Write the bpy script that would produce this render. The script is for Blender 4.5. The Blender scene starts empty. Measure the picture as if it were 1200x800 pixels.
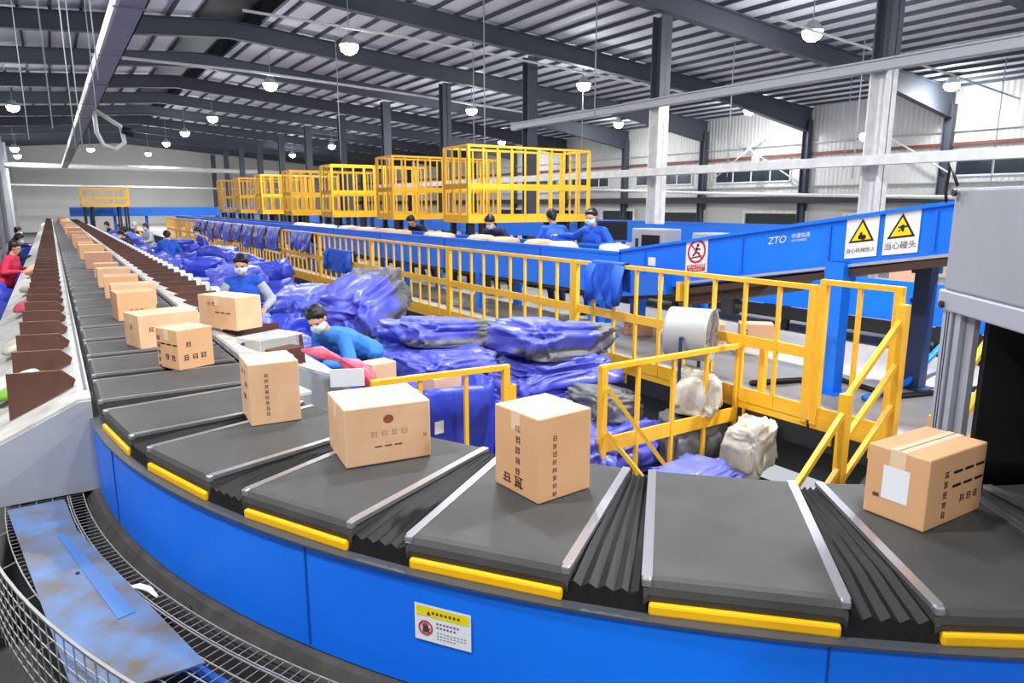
import bpy, bmesh, math, random
LIGHT_W=260; WORLD_S=.6; EXPO=.14; SPILL_W=215
from mathutils import Vector, Matrix, noise
R_=random.Random(7)
SC=bpy.context.scene; COL=SC.collection
PI=math.pi
def lin(c):
    c=c/255.0
    return c/12.92 if c<=0.04045 else ((c+0.055)/1.055)**2.4
def rgb(r,g,b): return (lin(r),lin(g),lin(b),1)
# ---------------------------------------------------------------- materials
def mat(name,c,rough=.5,metal=0,c2=None,scale=6,mix=.5,bump=0,bscale=40,emit=0,alpha=1,trans=0,coat=0):
    m=bpy.data.materials.new(name); m.use_nodes=True
    nt=m.node_tree; b=nt.nodes['Principled BSDF']
    b.inputs['Base Color'].default_value=rgb(*c)
    b.inputs['Roughness'].default_value=rough; b.inputs['Metallic'].default_value=metal
    if coat: b.inputs['Coat Weight'].default_value=coat
    if trans: b.inputs['Transmission Weight'].default_value=trans
    if alpha<1: b.inputs['Alpha'].default_value=alpha
    if emit:
        b.inputs['Emission Color'].default_value=rgb(*c); b.inputs['Emission Strength'].default_value=emit
    tc=None
    if c2 is not None or bump: tc=nt.nodes.new('ShaderNodeTexCoord')
    if c2 is not None:
        n=nt.nodes.new('ShaderNodeTexNoise'); n.inputs['Scale'].default_value=scale; n.inputs['Detail'].default_value=5
        r=nt.nodes.new('ShaderNodeValToRGB'); r.color_ramp.elements[0].position=mix-.18; r.color_ramp.elements[1].position=mix+.18
        r.color_ramp.elements[0].color=rgb(*c); r.color_ramp.elements[1].color=rgb(*c2)
        nt.links.new(tc.outputs['Object'],n.inputs['Vector']); nt.links.new(n.outputs['Fac'],r.inputs['Fac'])
        nt.links.new(r.outputs['Color'],b.inputs['Base Color'])
    if bump:
        n2=nt.nodes.new('ShaderNodeTexNoise'); n2.inputs['Scale'].default_value=bscale; n2.inputs['Detail'].default_value=3
        bp=nt.nodes.new('ShaderNodeBump'); bp.inputs['Strength'].default_value=bump; bp.inputs['Distance'].default_value=.02
        nt.links.new(tc.outputs['Object'],n2.inputs['Vector']); nt.links.new(n2.outputs['Fac'],bp.inputs['Height'])
        nt.links.new(bp.outputs['Normal'],b.inputs['Normal'])
    return m
M={}
M['blue']=mat('blue paint',(6,126,255),.38,c2=(4,116,248),scale=1.5)
M['blue_dark']=mat('blue steel',(14,72,160),.5)
M['blue_far']=mat('blue conveyor paint',(24,112,222),.45)
M['yellow']=mat('yellow paint',(255,198,56),.42,c2=(252,186,36),scale=3)
M['bumper']=mat('yellow bumper',(252,190,8),.45)
M['belt']=mat('black conveyor belt',(62,61,60),.6,c2=(72,71,69),scale=5,bump=.05,bscale=220)
M['rubber']=mat('black rubber',(24,24,24),.55)
M['bellow']=mat('black bellows',(20,19,18),.6)
M['dark']=mat('dark steel',(38,40,44),.6)
M['black']=mat('black',(14,14,15),.6)
M['chrome']=mat('bare steel',(205,205,208),.28,.85)
M['alu']=mat('aluminium',(186,190,196),.38,.35)
M['roller']=mat('grey steel bar',(150,150,152),.4,.4)  # duller grey for the roller bars on the straight run
M['ink_faint']=mat('faint print',(196,146,106),.7)
M['strip']=mat('pale blue strip',(66,108,168),.5)
M['grey_lip']=mat('grey rail',(95,98,104),.4,.5)
M['white']=mat('white paint',(232,231,228),.5,c2=(214,212,208),scale=5)
M['whitep']=mat('white label paper',(238,240,242),.6)
M['chute']=mat('white chute deck',(196,194,188),.55,c2=(150,146,138),scale=5,mix=.56)
M['grey_panel']=mat('grey painted panel',(164,166,172),.5,c2=(150,153,160),scale=2.5)
M['brown']=mat('brown divider',(92,54,40),.55,c2=(76,46,36),scale=8)
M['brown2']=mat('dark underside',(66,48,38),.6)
M['kerb']=mat('dark concrete kerb',(66,62,57),.85,c2=(46,43,40),scale=14)
M['wire']=mat('galvanised wire',(146,144,140),.5,.2)
M['carton']=mat('cardboard',(226,176,130),.45,c2=(220,168,120),scale=5)
M['carton2']=mat('pale cardboard',(236,194,154),.45,c2=(222,176,132),scale=5)
M['carton3']=mat('pinkish cardboard',(220,166,130),.72)
M['tape']=mat('clear tape',(238,208,172),.3)
M['ink']=mat('dark print',(92,58,42),.7)
M['ink_red']=mat('red print',(150,74,48),.7)
M['ink_black']=mat('black print',(24,22,22),.6)
M['sack']=mat('blue woven sack',(76,82,190),.38,c2=(98,104,204),scale=4,bump=.35,bscale=9)
M['sack2']=mat('deep blue woven sack',(42,56,172),.38,c2=(60,76,196),scale=4,bump=.35,bscale=9)
M['sack3']=mat('violet blue sack',(112,118,212),.38,c2=(82,90,202),scale=4,bump=.35,bscale=9)
M['sack_grey']=mat('grey woven sack',(122,122,124),.6,c2=(98,98,102),scale=7,bump=.4,bscale=12)
M['sack_white']=mat('white woven sack',(214,208,190),.6,c2=(190,184,168),scale=7,bump=.4,bscale=12)
M['jacket']=mat('blue work jacket',(36,96,206),.75,c2=(26,80,190),scale=8)
M['shirt']=mat('light blue work shirt',(56,130,212),.75,c2=(44,116,200),scale=8)
M['navy']=mat('navy cloth',(28,34,70),.8)
M['blackcloth']=mat('black cloth',(22,22,26),.85)
M['redcloth']=mat('red cloth',(206,36,74),.75)
M['greycloth']=mat('light grey cloth',(176,180,190),.8)
M['skin']=mat('skin',(214,160,128),.55)
M['hair']=mat('black hair',(20,18,18),.5)
M['mask']=mat('pale face mask',(206,226,236),.7)
M['pink']=mat('pink plastic film',(222,66,92),.35,c2=(236,120,140),scale=9)
M['green']=mat('green print',(120,176,60),.6)
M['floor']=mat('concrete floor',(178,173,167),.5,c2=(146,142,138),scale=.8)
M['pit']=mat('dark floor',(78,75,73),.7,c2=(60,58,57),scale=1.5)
M['wall']=mat('pale wall',(206,205,200),.7)
M['roof']=mat('roof sheet',(222,223,230),.6)
M['steel']=mat('dark grey steel',(74,78,88),.6)
M['steelp']=mat('pale grey steel',(172,174,178),.55)
M['purlin']=mat('purlin steel',(62,66,76),.6)
M['glass']=mat('dark window glass',(34,44,52),.15)
M['girt']=mat('rust red girt',(120,66,58),.6)
M['lamp']=mat('lit lamp lens',(236,242,255),.4,emit=60)
M['sign_y']=mat('sign yellow',(244,224,20),.5)
M['sign_r']=mat('sign red',(204,44,52),.5)
M['clear']=mat('clear plastic',(225,230,226),.15,alpha=.38)
M['fan']=mat('pale grey fan drum',(178,178,174),.45)
M['navy_steel']=mat('navy painted steel',(38,58,96),.5)
M['plate']=mat('worn blue plate',(84,118,166),.5,.0,c2=(92,84,74),scale=6,mix=.5)
M['cable']=mat('black cable',(18,18,20),.5)
M['belt'].node_tree.nodes['Principled BSDF'].inputs['Specular IOR Level'].default_value=.25
M['bellow'].node_tree.nodes['Principled BSDF'].inputs['Specular IOR Level'].default_value=.3
def corrugated(name,c,axis='Y',freq=26):
    m=mat(name,c,.65); nt=m.node_tree; b=nt.nodes['Principled BSDF']
    tc=nt.nodes.new('ShaderNodeTexCoord'); w=nt.nodes.new('ShaderNodeTexWave'); w.wave_type='BANDS'; w.bands_direction=axis
    w.inputs['Scale'].default_value=freq/6.28*2; bp=nt.nodes.new('ShaderNodeBump'); bp.inputs['Strength'].default_value=.6; bp.inputs['Distance'].default_value=.04
    nt.links.new(tc.outputs['Object'],w.inputs['Vector']); nt.links.new(w.outputs['Fac'],bp.inputs['Height']); nt.links.new(bp.outputs['Normal'],b.inputs['Normal'])
    return m
M['corr']=corrugated('corrugated wall',(204,203,198),'Y',5)
# ---------------------------------------------------------------- mesh builder
class MB:
    def __init__(s): s.v=[];s.f=[];s.mi=[];s.m=0
    def add(s,vs,fs):
        o=len(s.v); s.v+= [Vector(v) for v in vs]
        for f in fs: s.f.append([i+o for i in f]); s.mi.append(s.m)
        return s
    def box(s,c,d,rz=0,ax=None):
        x,y,z=d[0]/2,d[1]/2,d[2]/2
        p=[Vector((i*x,j*y,k*z)) for k in(-1,1) for j in(-1,1) for i in(-1,1)]
        if ax is not None: mt=Matrix(ax).transposed()
        else: mt=Matrix.Rotation(rz,3,'Z')
        c=Vector(c)
        return s.add([c+mt@q for q in p],[(0,2,3,1),(4,5,7,6),(0,1,5,4),(2,6,7,3),(0,4,6,2),(1,3,7,5)])
    def b2(s,a,b): # axis box from min corner to max corner
        return s.box([(a[i]+b[i])/2 for i in range(3)],[abs(b[i]-a[i]) for i in range(3)])
    def bar(s,p,q,w,h,up=(0,0,1)):
        p,q=Vector(p),Vector(q); d=q-p; L=d.length; d.normalize(); u=Vector(up)
        if abs(d.dot(u))>.98: u=Vector((1,0,0))
        r=d.cross(u).normalized(); u=r.cross(d)
        return s.box((p+q)/2,(L,w,h),ax=(d,r,u))
    def tube(s,pts,r,n=8,caps=True):
        pts=[Vector(p) for p in pts]; rs=r if isinstance(r,(list,tuple)) else [r]*len(pts)
        vs=[];fs=[]; pr=None
        for i,p in enumerate(pts):
            d=(pts[min(i+1,len(pts)-1)]-pts[max(i-1,0)]).normalized()
            if pr is None:
                u=Vector((0,0,1)) if abs(d.z)<.9 else Vector((1,0,0)); a=d.cross(u).normalized()
            else: a=(pr-d*pr.dot(d)).normalized()
            pr=a; b=d.cross(a)
            for k in range(n): t=2*PI*k/n; vs.append(p+(a*math.cos(t)+b*math.sin(t))*rs[i])
        for i in range(len(pts)-1):
            for k in range(n): fs.append((i*n+k,i*n+(k+1)%n,(i+1)*n+(k+1)%n,(i+1)*n+k))
        if caps: fs.append(tuple(range(n-1,-1,-1))); fs.append(tuple((len(pts)-1)*n+k for k in range(n)))
        return s.add(vs,fs)
    def prism(s,poly,o,eu,ev,ew):
        o,eu,ev,ew=Vector(o),Vector(eu),Vector(ev),Vector(ew); n=len(poly)
        vs=[o+eu*a+ev*b for a,b in poly]+[o+eu*a+ev*b+ew for a,b in poly]
        return s.add(vs,[tuple(range(n-1,-1,-1)),tuple(range(n,2*n))]+[(i,(i+1)%n,n+(i+1)%n,n+i) for i in range(n)])
    def grid(s,g,closed=False):
        n=len(g[0]); vs=[p for r in g for p in r]; fs=[]
        for i in range(len(g)-1):
            for k in range(n if closed else n-1): fs.append((i*n+k,i*n+(k+1)%n,(i+1)*n+(k+1)%n,(i+1)*n+k))
        return s.add(vs,fs)
    def build(s,name,m=None,parent=None,smooth=False,bevel=0,fix=True):
        me=bpy.data.meshes.new(name); off=origin(parent)
        me.from_pydata([v-off for v in s.v],[],s.f)
        ms=m if isinstance(m,(list,tuple)) else [m]
        for x in ms: me.materials.append(M[x] if isinstance(x,str) else x)
        if len(ms)>1:
            for p,i in zip(me.polygons,s.mi): p.material_index=i
        if fix or bevel:
            bm=bmesh.new(); bm.from_mesh(me)
            if fix: bmesh.ops.recalc_face_normals(bm,faces=bm.faces)
            if bevel: bmesh.ops.bevel(bm,geom=[e for e in bm.edges],offset=bevel,segments=2,affect='EDGES',profile=.5)
            bm.to_mesh(me); bm.free()
        if smooth:
            for p in me.polygons: p.use_smooth=True
        o=bpy.data.objects.new(name,me); COL.objects.link(o)
        if parent is not None: o.parent=parent
        return o
def origin(p):
    v=Vector((0,0,0))
    while p is not None: v+=p.location; p=p.parent
    return v
def tag(o,label=None,cat=None,group=None,kind=None):
    if label: o['label']=label
    if cat: o['category']=cat
    if group: o['group']=group
    if kind: o['kind']=kind
    return o
def thing(name,label,cat,loc=(0,0,0),group=None):
    o=bpy.data.objects.new(name,None); COL.objects.link(o); o.location=loc; o.empty_display_size=.1
    return tag(o,label,cat,group)
def struct(o): o['kind']='structure'; return o
def kids(o): return [c for c in bpy.data.objects if c.parent==o]
def copy_tree(o,parent=None):
    c=o.copy(); COL.objects.link(c)
    if parent is not None: c.parent=parent
    for ch in list(o.children): copy_tree(ch,c)
    return c
ONES='first second third fourth fifth sixth seventh eighth ninth tenth eleventh twelfth thirteenth fourteenth fifteenth sixteenth seventeenth eighteenth nineteenth'.split()
TENS={2:'twent',3:'thirt',4:'fort',5:'fift',6:'sixt',7:'sevent',8:'eight',9:'ninet'}
def nth(n):
    if n<20: return ONES[n-1]
    t,u=divmod(n,10)
    return TENS[t]+'ieth' if u==0 else TENS[t]+'y-'+ONES[u-1]
def textmesh(s,size,o,eu,ev,align='LEFT',th=.0012):
    cu=bpy.data.curves.new('t','FONT'); cu.body=s; cu.size=size; cu.align_x=align; cu.extrude=0
    ob=bpy.data.objects.new('t',cu); COL.objects.link(ob)
    dg=bpy.context.evaluated_depsgraph_get(); me=bpy.data.meshes.new_from_object(ob.evaluated_get(dg))
    o,eu,ev=Vector(o),Vector(eu).normalized(),Vector(ev).normalized()
    vs=[o+eu*v.co.x+ev*v.co.y for v in me.vertices]; fs=[tuple(p.vertices) for p in me.polygons]
    bpy.data.objects.remove(ob); bpy.data.curves.remove(cu); bpy.data.meshes.remove(me)
    return vs,fs
# ---------------------------------------------------------------- camera
F_=815.; HC=2.35
pit=math.atan(160/F_); yaw=math.atan((600-58)/(F_/math.cos(pit)))
cd=bpy.data.cameras.new('camera'); cam=bpy.data.objects.new('camera',cd); COL.objects.link(cam)
cd.sensor_width=36; cd.lens=36*F_/1200; cd.clip_start=.05; cd.clip_end=300
cam.location=(0,0,HC); cam.rotation_euler=(PI/2-pit,0,-yaw); SC.camera=cam
# ---------------------------------------------------------------- loop path
CX,CY,RC=4.7,4.3,4.18
def path(s):
    if s<0: return Vector((CX-RC,CY-s,0)),Vector((-1,0,0))
    t=s/RC
    if t<PI: o=Vector((-math.cos(t),-math.sin(t),0)); return Vector((CX,CY,0))+o*RC,o
    return Vector((CX+RC,CY+(s-PI*RC),0)),Vector((1,0,0))
def pr(s,r,z): c,o=path(s); return c+o*(r-RC)+Vector((0,0,z))
def sweep(mb,prof,s0,s1,step=.12,closed=True):
    ss=[s0]
    brk=[b for b in (0,PI*RC) if s0<b<s1]
    a=s0
    for b in brk+[s1]:
        n=max(1,math.ceil((b-a)/step)) if (a>=0 and b<=PI*RC+1e-6) else 1
        ss+=[a+(b-a)*(i+1)/n for i in range(n)]; a=b
    g=[[pr(s,r,z) for r,z in prof] for s in ss]
    mb.grid(g,closed)
    if closed:
        n=len(prof); k=len(mb.v)
        mb.f.append(list(range(k-n,k))); mb.mi.append(mb.m); k0=k-n*len(ss)
        mb.f.append(list(range(k0+n-1,k0-1,-1))); mb.mi.append(mb.m)
    return mb
def rect(r0,r1,z0,z1): return [(r0,z0),(r1,z0),(r1,z1),(r0,z1)]
SE=PI*RC+26; SB=-60
# ================================================================ SETTING
WX=28.4; FY=74; RX=5.5
def roofz(x): return 8.35-.077*abs(x-RX)
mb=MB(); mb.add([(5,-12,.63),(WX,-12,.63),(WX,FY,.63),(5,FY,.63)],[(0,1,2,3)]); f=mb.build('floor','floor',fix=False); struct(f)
mb=MB(); mb.b2((5.0,-12,.40),(WX,FY,.62)); mb.b2((5.35,-12,0),(5.4,FY,.4)); struct(mb.build('floor_edge','dark'))  # dark front and set-back sheet paint the shade of the open underside
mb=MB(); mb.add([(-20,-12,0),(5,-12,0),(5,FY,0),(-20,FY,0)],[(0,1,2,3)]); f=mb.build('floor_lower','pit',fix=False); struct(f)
# right wall
mb=MB(); mb.b2((WX,-12,2.75),(WX+.2,FY,7)); struct(mb.build('wall_right','corr'))
mb=MB(); mb.b2((WX+.02,-12,.63),(WX+.2,FY,2.75)); struct(mb.build('wall_right_lower','wall'))
mb=MB(); mb.b2((-20,FY,0),(WX,FY+.2,8.4)); struct(mb.build('wall_far','wall'))
mb=MB()
for z in (4.55,):
    mb.b2((WX-.12,-10,z-.06),(WX,FY,z+.06))
struct(mb.build('trim_1','girt'))
mb=MB(); mb.b2((WX-.1,-10,3.15),(WX,FY,3.2)); mb.b2((WX-.1,-10,5.0),(WX,FY,5.06)); struct(mb.build('trim_2','steelp'))
mb=MB(); mb.b2((WX-.6,-10,2.42),(WX,FY,2.72)); struct(mb.build('trim_3','dark'))
# roof
mb=MB(); g=[]
for x in (-20,4.6): g.append([(x,-12,roofz(x)),(x,FY,roofz(x))])
mb.grid(g); g=[]
for x in (6.4,WX+.3): g.append([(x,-12,roofz(x)),(x,FY,roofz(x))])
mb.grid(g); o=mb.build('ceiling','roof',fix=False); struct(o)
mb=MB(); mb.b2((4.4,-12,8.75),(6.6,FY,8.8)); mb.b2((4.5,-12,8.2),(4.6,FY,8.8)); mb.b2((6.4,-12,8.2),(6.5,FY,8.8)); struct(mb.build('ceiling_ridge','dark'))
x=-8.0; pxs=[]
while x<WX:
    pxs.append(x); x+=.78
for x in pxs:
    if 4.3<x<6.7: continue
    mb=MB(); z=roofz(x); mb.b2((x-.02,-4,z-.09),(x+.02,FY,z-.005)); mb.b2((x-.02,-4,z-.10),(x+.06,FY,z-.09))
    struct(mb.build('roof_purlin','purlin'))
frames=[13.6+5.87*k for k in range(-2,11)]
def beam_web(mb,y):
    for sgn,x1 in ((-1,-14),(1,WX)):
        zs=lambda x: roofz(x)-.12
        dep=lambda x: .52 if (x-RX)*sgn<17 else .52+.5*((x-RX)*sgn-17)/6
        n=14; pts=[RX+(x1-RX)*i/n for i in range(n+1)]
        poly=[(x,zs(x)) for x in pts]+[(x,zs(x)-dep(x)) for x in reversed(pts)]
        mb.prism(poly,(0,y-.012,0),(1,0,0),(0,0,1),(0,.024,0))
        for i in range(n):
            a,b=pts[i],pts[i+1]
            mb.bar((a,y,zs(a)-dep(a)),(b,y,zs(b)-dep(b)),.26,.03); mb.bar((a,y,zs(a)),(b,y,zs(b)),.26,.03)
for y in frames:
    mb=MB(); beam_web(mb,y); struct(mb.build('roof_beam','steel'))
def hcol(mb,x,y,z0,z1,w=.36,d=.34):
    mb.b2((x-w/2,y-d/2,z0),(x+w/2,y-d/2+.03,z1)); mb.b2((x-w/2,y+d/2-.03,z0),(x+w/2,y+d/2,z1)); mb.b2((x-.012,y-d/2,z0),(x+.012,y+d/2,z1))
for y in frames:
    mb=MB(); mb.m=0; hcol(mb,13.4,y,4.85,roofz(13.4)-.75); mb.m=1 if y<15 else 0; hcol(mb,13.4,y,.63,4.85)
    struct(mb.build('column_inner',['steel','white']))
    if y>30:
        mb=MB(); hcol(mb,-2.5,y,0,roofz(-2.5)-.75); struct(mb.build('column_left','steelp'))
    mb=MB(); hcol(mb,WX-.2,y,.63,roofz(WX)-.6,.3,.3); struct(mb.build('column_wall','steel'))
mb=MB(); mb.b2((13.0,-6,4.78),(13.2,20,4.95)); mb.b2((12.95,-6,4.94),(13.25,20,4.97)); struct(mb.build('beam_tie','steelp'))
# windows of the right wall
wi=0
def window(y0,y1,z0=3.45,z1=4.1,n=4):
    global wi; wi+=1
    mb=MB()
    mb.b2((WX-.06,y0-.06,z0-.06),(WX+.01,y1+.06,z0)); mb.b2((WX-.06,y0-.06,z1),(WX+.01,y1+.06,z1+.06))
    for k in range(n+1):
        y=y0+(y1-y0)*k/n; mb.b2((WX-.06,y-.03,z0),(WX+.01,y+.03,z1))
    fr=struct(mb.build('window_%d'%wi,'white'))
    mb=MB(); mb.b2((WX-.03,y0,z0),(WX-.012,y1,z1)); mb.build('pane','glass',fr)
for y0,y1 in ((8.2,13.3),(20.3,24.6),(26.2,30.4),(32.8,36.4),(38,42),(44,48)): window(y0,y1)
# dock doors in the right wall
di=0
for y0,y1,zt in ((19.4,22.6,1.95),(25.3,28.2,1.95),(30.5,33.2,2.0),(36,39,2.0),(14.8,17.4,1.9),(42,45,2.0)):
    di+=1; mb=MB()
    mb.b2((WX-.14,y0-.14,.63),(WX+.01,y0,zt)); mb.b2((WX-.14,y1,.63),(WX+.01,y1+.14,zt)); mb.b2((WX-.14,y0-.14,zt),(WX+.01,y1+.14,zt+.14))
    fr=struct(mb.build('door_%d'%di,'white')); mb=MB(); mb.b2((WX-.04,y0,.64),(WX-.015,y1,zt)); mb.build('pane','dark',fr)  # dark sheet paints the unlit interior of each dock opening
# roof-hung and wall pipework
def pipe(name,pts,r,m,label,cat,group=None):
    mb=MB(); mb.tube(pts,r,8); return tag(mb.build(name,m,smooth=True),label,cat,group)
pipe('conduit_pipe',[(4.2,17.8,6.75),(8,17.9,6.7),(13.3,18.5,6.6),(20,19.2,6.45)],.035,'white','thin white pipe hung under the roof, nearer of the two long thin pipes','pipe','thin pipes under the roof')
pipe('conduit_pipe',[(1.5,25,6.7),(6.2,25.2,6.7),(12.4,26.2,6.6),(19,27.6,6.5)],.045,'white','thin white pipe hung under the roof, farther of the two long thin pipes','pipe','thin pipes under the roof')
pipe('conduit_pipe',[(12.6,9.7,6.05),(22,10.7,6.0),(WX-.2,11.4,5.9)],.03,'white','thin pale pipe under the roof at upper right, crossing to the right wall','pipe','thin pipes under the roof')
pipe('wall_pipe',[(26.6,40,3.5),(26.6,22,2.85),(26.6,8,2.5)],.07,'white','sloping white pipe along the right wall above the dark loading bays','pipe')
pipe('cross_pipe',[(-3.4,66,5.35),(24,66,5.2)],.2,'white','long white pipe across the hall high before the far end wall','pipe')
pipe('cross_pipe',[(-3.4,68,3.9),(24,68,3.7)],.09,'white','lower thin white pipe across the hall before the far end wall','pipe')
mb=MB(); mb.b2((12.86,2,3.08),(13.14,31,3.26)); tr=tag(mb.build('cable_trunking','white'),'long white cable trunking hung level in front of the inner columns','trunking')
for (y0,z0,y1,z1,k) in ((19.6,3.3,23,5.3,0),(16.4,5.4,13.0,3.3,1),(21.6,5.5,24.8,3.4,2)):
    pipe('wall_brace',[(WX-.35,y0,z0),(WX-.35,y1,z1)],.035,'white','pale diagonal brace rod on the right wall, '+nth(k+1)+' of the three','brace','diagonal wall braces')
# hangers
hl=0
for x,y,z0 in ((.15,12,3.4),(.5,15,3.3),(.62,15.4,3.3),(1.0,17,4.2),(.9,14,4.4),(-.2,17,3.6),(11.6,20,4.2),(9.6,16,3.6),(12,14.5,4.6),(17.8,15,3.2),(20,12.2,3.1),(24,15,3.6),(16,20,3.4),(8.6,24,3.9),(24.5,10.4,3.0),(22.4,12.6,3.2)):
    hl+=1
    pipe('hanger_rod',[(x,y,z0),(x,y,roofz(x)-.2)],.009 if x<2 else .016,'steelp','thin pale hanger rod dropping from the roof','rod','thin hanger rods')
# overhead cable tray above the main conveyor
t=thing('cable_tray','long grey overhead cable tray running above the straight conveyor','cable tray',(1.2,20,5))
mb=MB(); mb.b2((1.06,3,5.0),(1.40,62,5.02)); mb.b2((1.38,3,5.0),(1.40,62,5.14))
for k in range(16): mb.b2((1.0,4+k*3.7,4.985),(1.4,4.06+k*3.7,5.0))
mb.build('tray_floor','grey_panel',t)
mb=MB(); mb.b2((1.02,3,4.99),(1.06,62,5.2)); mb.build('side_strip','white',t)
pts=[(1.35,24,5.0),(1.36,24,4.4),(1.5,24,4.05),(1.8,24,3.95),(2.05,24,4.15),(1.98,24,4.6),(1.4,24,5.0)]
mb=MB(); mb.tube(pts,.06,8); tag(mb.build('hose_loop','white',smooth=True),'white cable loop hanging under the overhead tray','hose')
mb=MB(); mb.tube([(2.0,23.9,4.5),(2.3,23.9,4.42)],[.1,.14],10); tag(mb.build('hall_camera','black',smooth=True),'dark round fitting beside the white cable loop under the tray','camera')
# ================================================================ LAMPS
lamps=[(7.13,18.87,6.5),(6.95,26.2,6.5),(7.08,37.5,6.5),(7.1,46,6.5),(7.18,54.5,6.5),(7.26,66,6.5),(16.2,20.2,6.5),(16.24,28.2,6.5),(16.3,38,6.3),(16.6,48,6.3),(17.2,59.5,6.4),(26.0,20.9,6.4),(26.4,12.8,6.4),(25.3,28.6,6.5),(25.3,40,6.4),(-.88,38,6.5),(-1.5,56,5.9),(-1.6,64,5.9),(2.9,60,6.3),(16.1,11.2,6.5),(7.1,10.6,6.5),(7.1,2.2,6.5),(16,2.5,6.5),(-1.5,3.0,6.3),(-1.5,14,6.3),(-1.5,26,6.5),(3,-5,6.3),(2.8,5.0,6.3),(.6,-1.6,6.0)]  # last two lamps are unseen, added to brighten the foreground belt
where={0:'over the yellow platforms, biggest glare left of centre',1:'second large glare from the left, beyond the first lamp',6:'above the centre columns, near middle of the roof',11:'bright before the right wall, left of the tall white column',12:'bright at upper right, near the right wall'}
LP=12
for i,(x,y,z) in enumerate(lamps):
    row='left' if x<4 else 'ridge' if x<10 else 'middle' if x<20 else 'right'
    lab=('round lit bay lamp '+where[i]) if i in where else 'round lit bay lamp in the %s row, about %d metres away'%(row,round(math.hypot(x,y)))
    t=thing('high_bay_lamp',lab,'lamp',(x,y,z),'bay lamps under the roof')
    mb=MB(); mb.tube([(x,y,z+.02),(x,y,z+.1),(x,y,z+.26)],[.26,.22,.1],14); mb.build('housing','steelp',t,smooth=False)
    mb=MB(); mb.tube([(x,y,z-.22),(x,y,z-.20),(x,y,z-.15),(x,y,z-.06),(x,y,z+.03)],[.04,.11,.19,.235,.24],16); mb.build('lens','lamp',t,smooth=True)
    mb=MB(); mb.tube([(x,y,z+.25),(x,y,roofz(x)-.02)],.012,6); mb.build('rod','steelp',t)
for i,(x,y,z) in enumerate(((27.4,19.8,4.15),(27.4,16.4,5.0),(27.4,21.5,4.4))):
    t=thing('wall_lamp','small round lit lamp on the right wall, '+nth(i+1)+' of the three wall lamps','lamp',(x,y,z),'lamps on the right wall')
    mb=MB(); mb.tube([(x,y,z),(x+.25,y,z+.1)],[.16,.1],12); mb.build('housing','steelp',t)
    mb=MB(); mb.tube([(x-.12,y,z-.05),(x-.08,y,z-.04),(x-.02,y,z-.01),(x+.01,y,z)],[.05,.12,.17,.17],14); mb.build('lens','lamp',t)
    mb=MB(); mb.tube([(x+.2,y,z+.08),(WX,y,z+.1)],.02,6); mb.build('arm','steelp',t)
for k in range(len(lamps)):
    x,y,z=lamps[k]
    l=bpy.data.lights.new('bay_light','AREA'); l.shape='DISK'; l.size=.4; l.energy=LIGHT_W*(.36 if x>24 else 1.25 if y>45 else 2.6 if k==21 else .45 if k>26 else 1); l.color=(.97,.985,1)
    o=bpy.data.objects.new('bay_light',l); COL.objects.link(o); o.location=(x,y,z-.24)
w=bpy.data.worlds.new('world'); SC.world=w; w.use_nodes=True
w.node_tree.nodes['Background'].inputs[0].default_value=(.9,.95,1,1); w.node_tree.nodes['Background'].inputs[1].default_value=WORLD_S
SC.view_settings.view_transform='Standard'; SC.view_settings.look='None'; SC.view_settings.gamma=1; SC.view_settings.use_curve_mapping=False
SC.view_settings.exposure=EXPO
for k in range(0,len(lamps)):
    x,y,z=lamps[k]
    l=bpy.data.lights.new('bay_spill','POINT'); l.shadow_soft_size=.2; l.energy=SPILL_W*(.75 if x>24 else .4 if k>26 else .55 if x<4 else .8); l.color=(.95,.97,1)
    o=bpy.data.objects.new('bay_spill',l); COL.objects.link(o); o.location=(x,y,z-.40)
# ================================================================ SORTER LOOP
t=thing('sorting_conveyor','long loop sorting conveyor with curved bright blue side panel and black track','conveyor',(CX-RC,CY,.4))
mb=MB(); sweep(mb,rect(4.62,4.635,.87,1.245),SB,PI*RC+20); mb.build('outer_side_panel','blue',t)
mb=MB(); sweep(mb,rect(4.59,4.645,1.245,1.252),SB,PI*RC+20); mb.build('panel_lip','grey_lip',t)
mb=MB(); sweep(mb,rect(3.72,4.6,1.03,1.06),SB,SE); mb.build('track_bed','dark',t)
mb=MB(); sweep(mb,rect(4.66,4.665,1.28,1.345),-58,-.05); sweep(mb,rect(4.635,4.65,1.30,1.365),-58,-.05); mb.build('side_rail','grey_lip',t)
mb=MB(); sweep(mb,rect(3.69,3.705,.98,1.46),PI*RC*.66,SE); mb.build('inner_side_panel','blue',t)
mb=MB(); sweep(mb,rect(3.69,3.705,.86,1.20),SB,PI*RC*.66); mb.build('inner_side_panel','dark',t)
mb=MB(); sweep(mb,rect(3.66,3.725,1.335,1.352),SB,RC*.17); mb.build('inner_rail','white',t)
for s in [-2+2.1*k for k in range(0,14)]+[-8-6*k for k in range(8)]:
    for r in (3.78,4.5):
        mb=MB(); c,o=path(s); p=c+o*(r-RC); mb.box((p.x,p.y,.51),(.08,.08,1.02),math.atan2(o.y,o.x)); mb.build('leg','dark',t)
for th in (9,27.5,47.3,68):
    s=math.radians(th)*RC; mb=MB(); a=pr(s,4.637,.88); b=pr(s,4.637,1.24); mb.bar(a,b,.004,.004,path(s)[1]); mb.build('panel_seam','blue_dark',t)
for k in range(9):
    s=PI*RC-1.3+1.15*k; c,o=path(s); mb=MB(); p=c+o*(3.683-RC); mb.box((p.x,p.y,1.25),(.02,.16,.05),math.atan2(o.y,o.x)); mb.build('hand_slot','black',t)
mb=MB(); sweep(mb,rect(3.66,3.70,.80,.97),PI*RC*.66,SE); mb.build('fringe_gap_shade','rubber',t)  # black fringe, also painting the shaded gap under the panel
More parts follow.
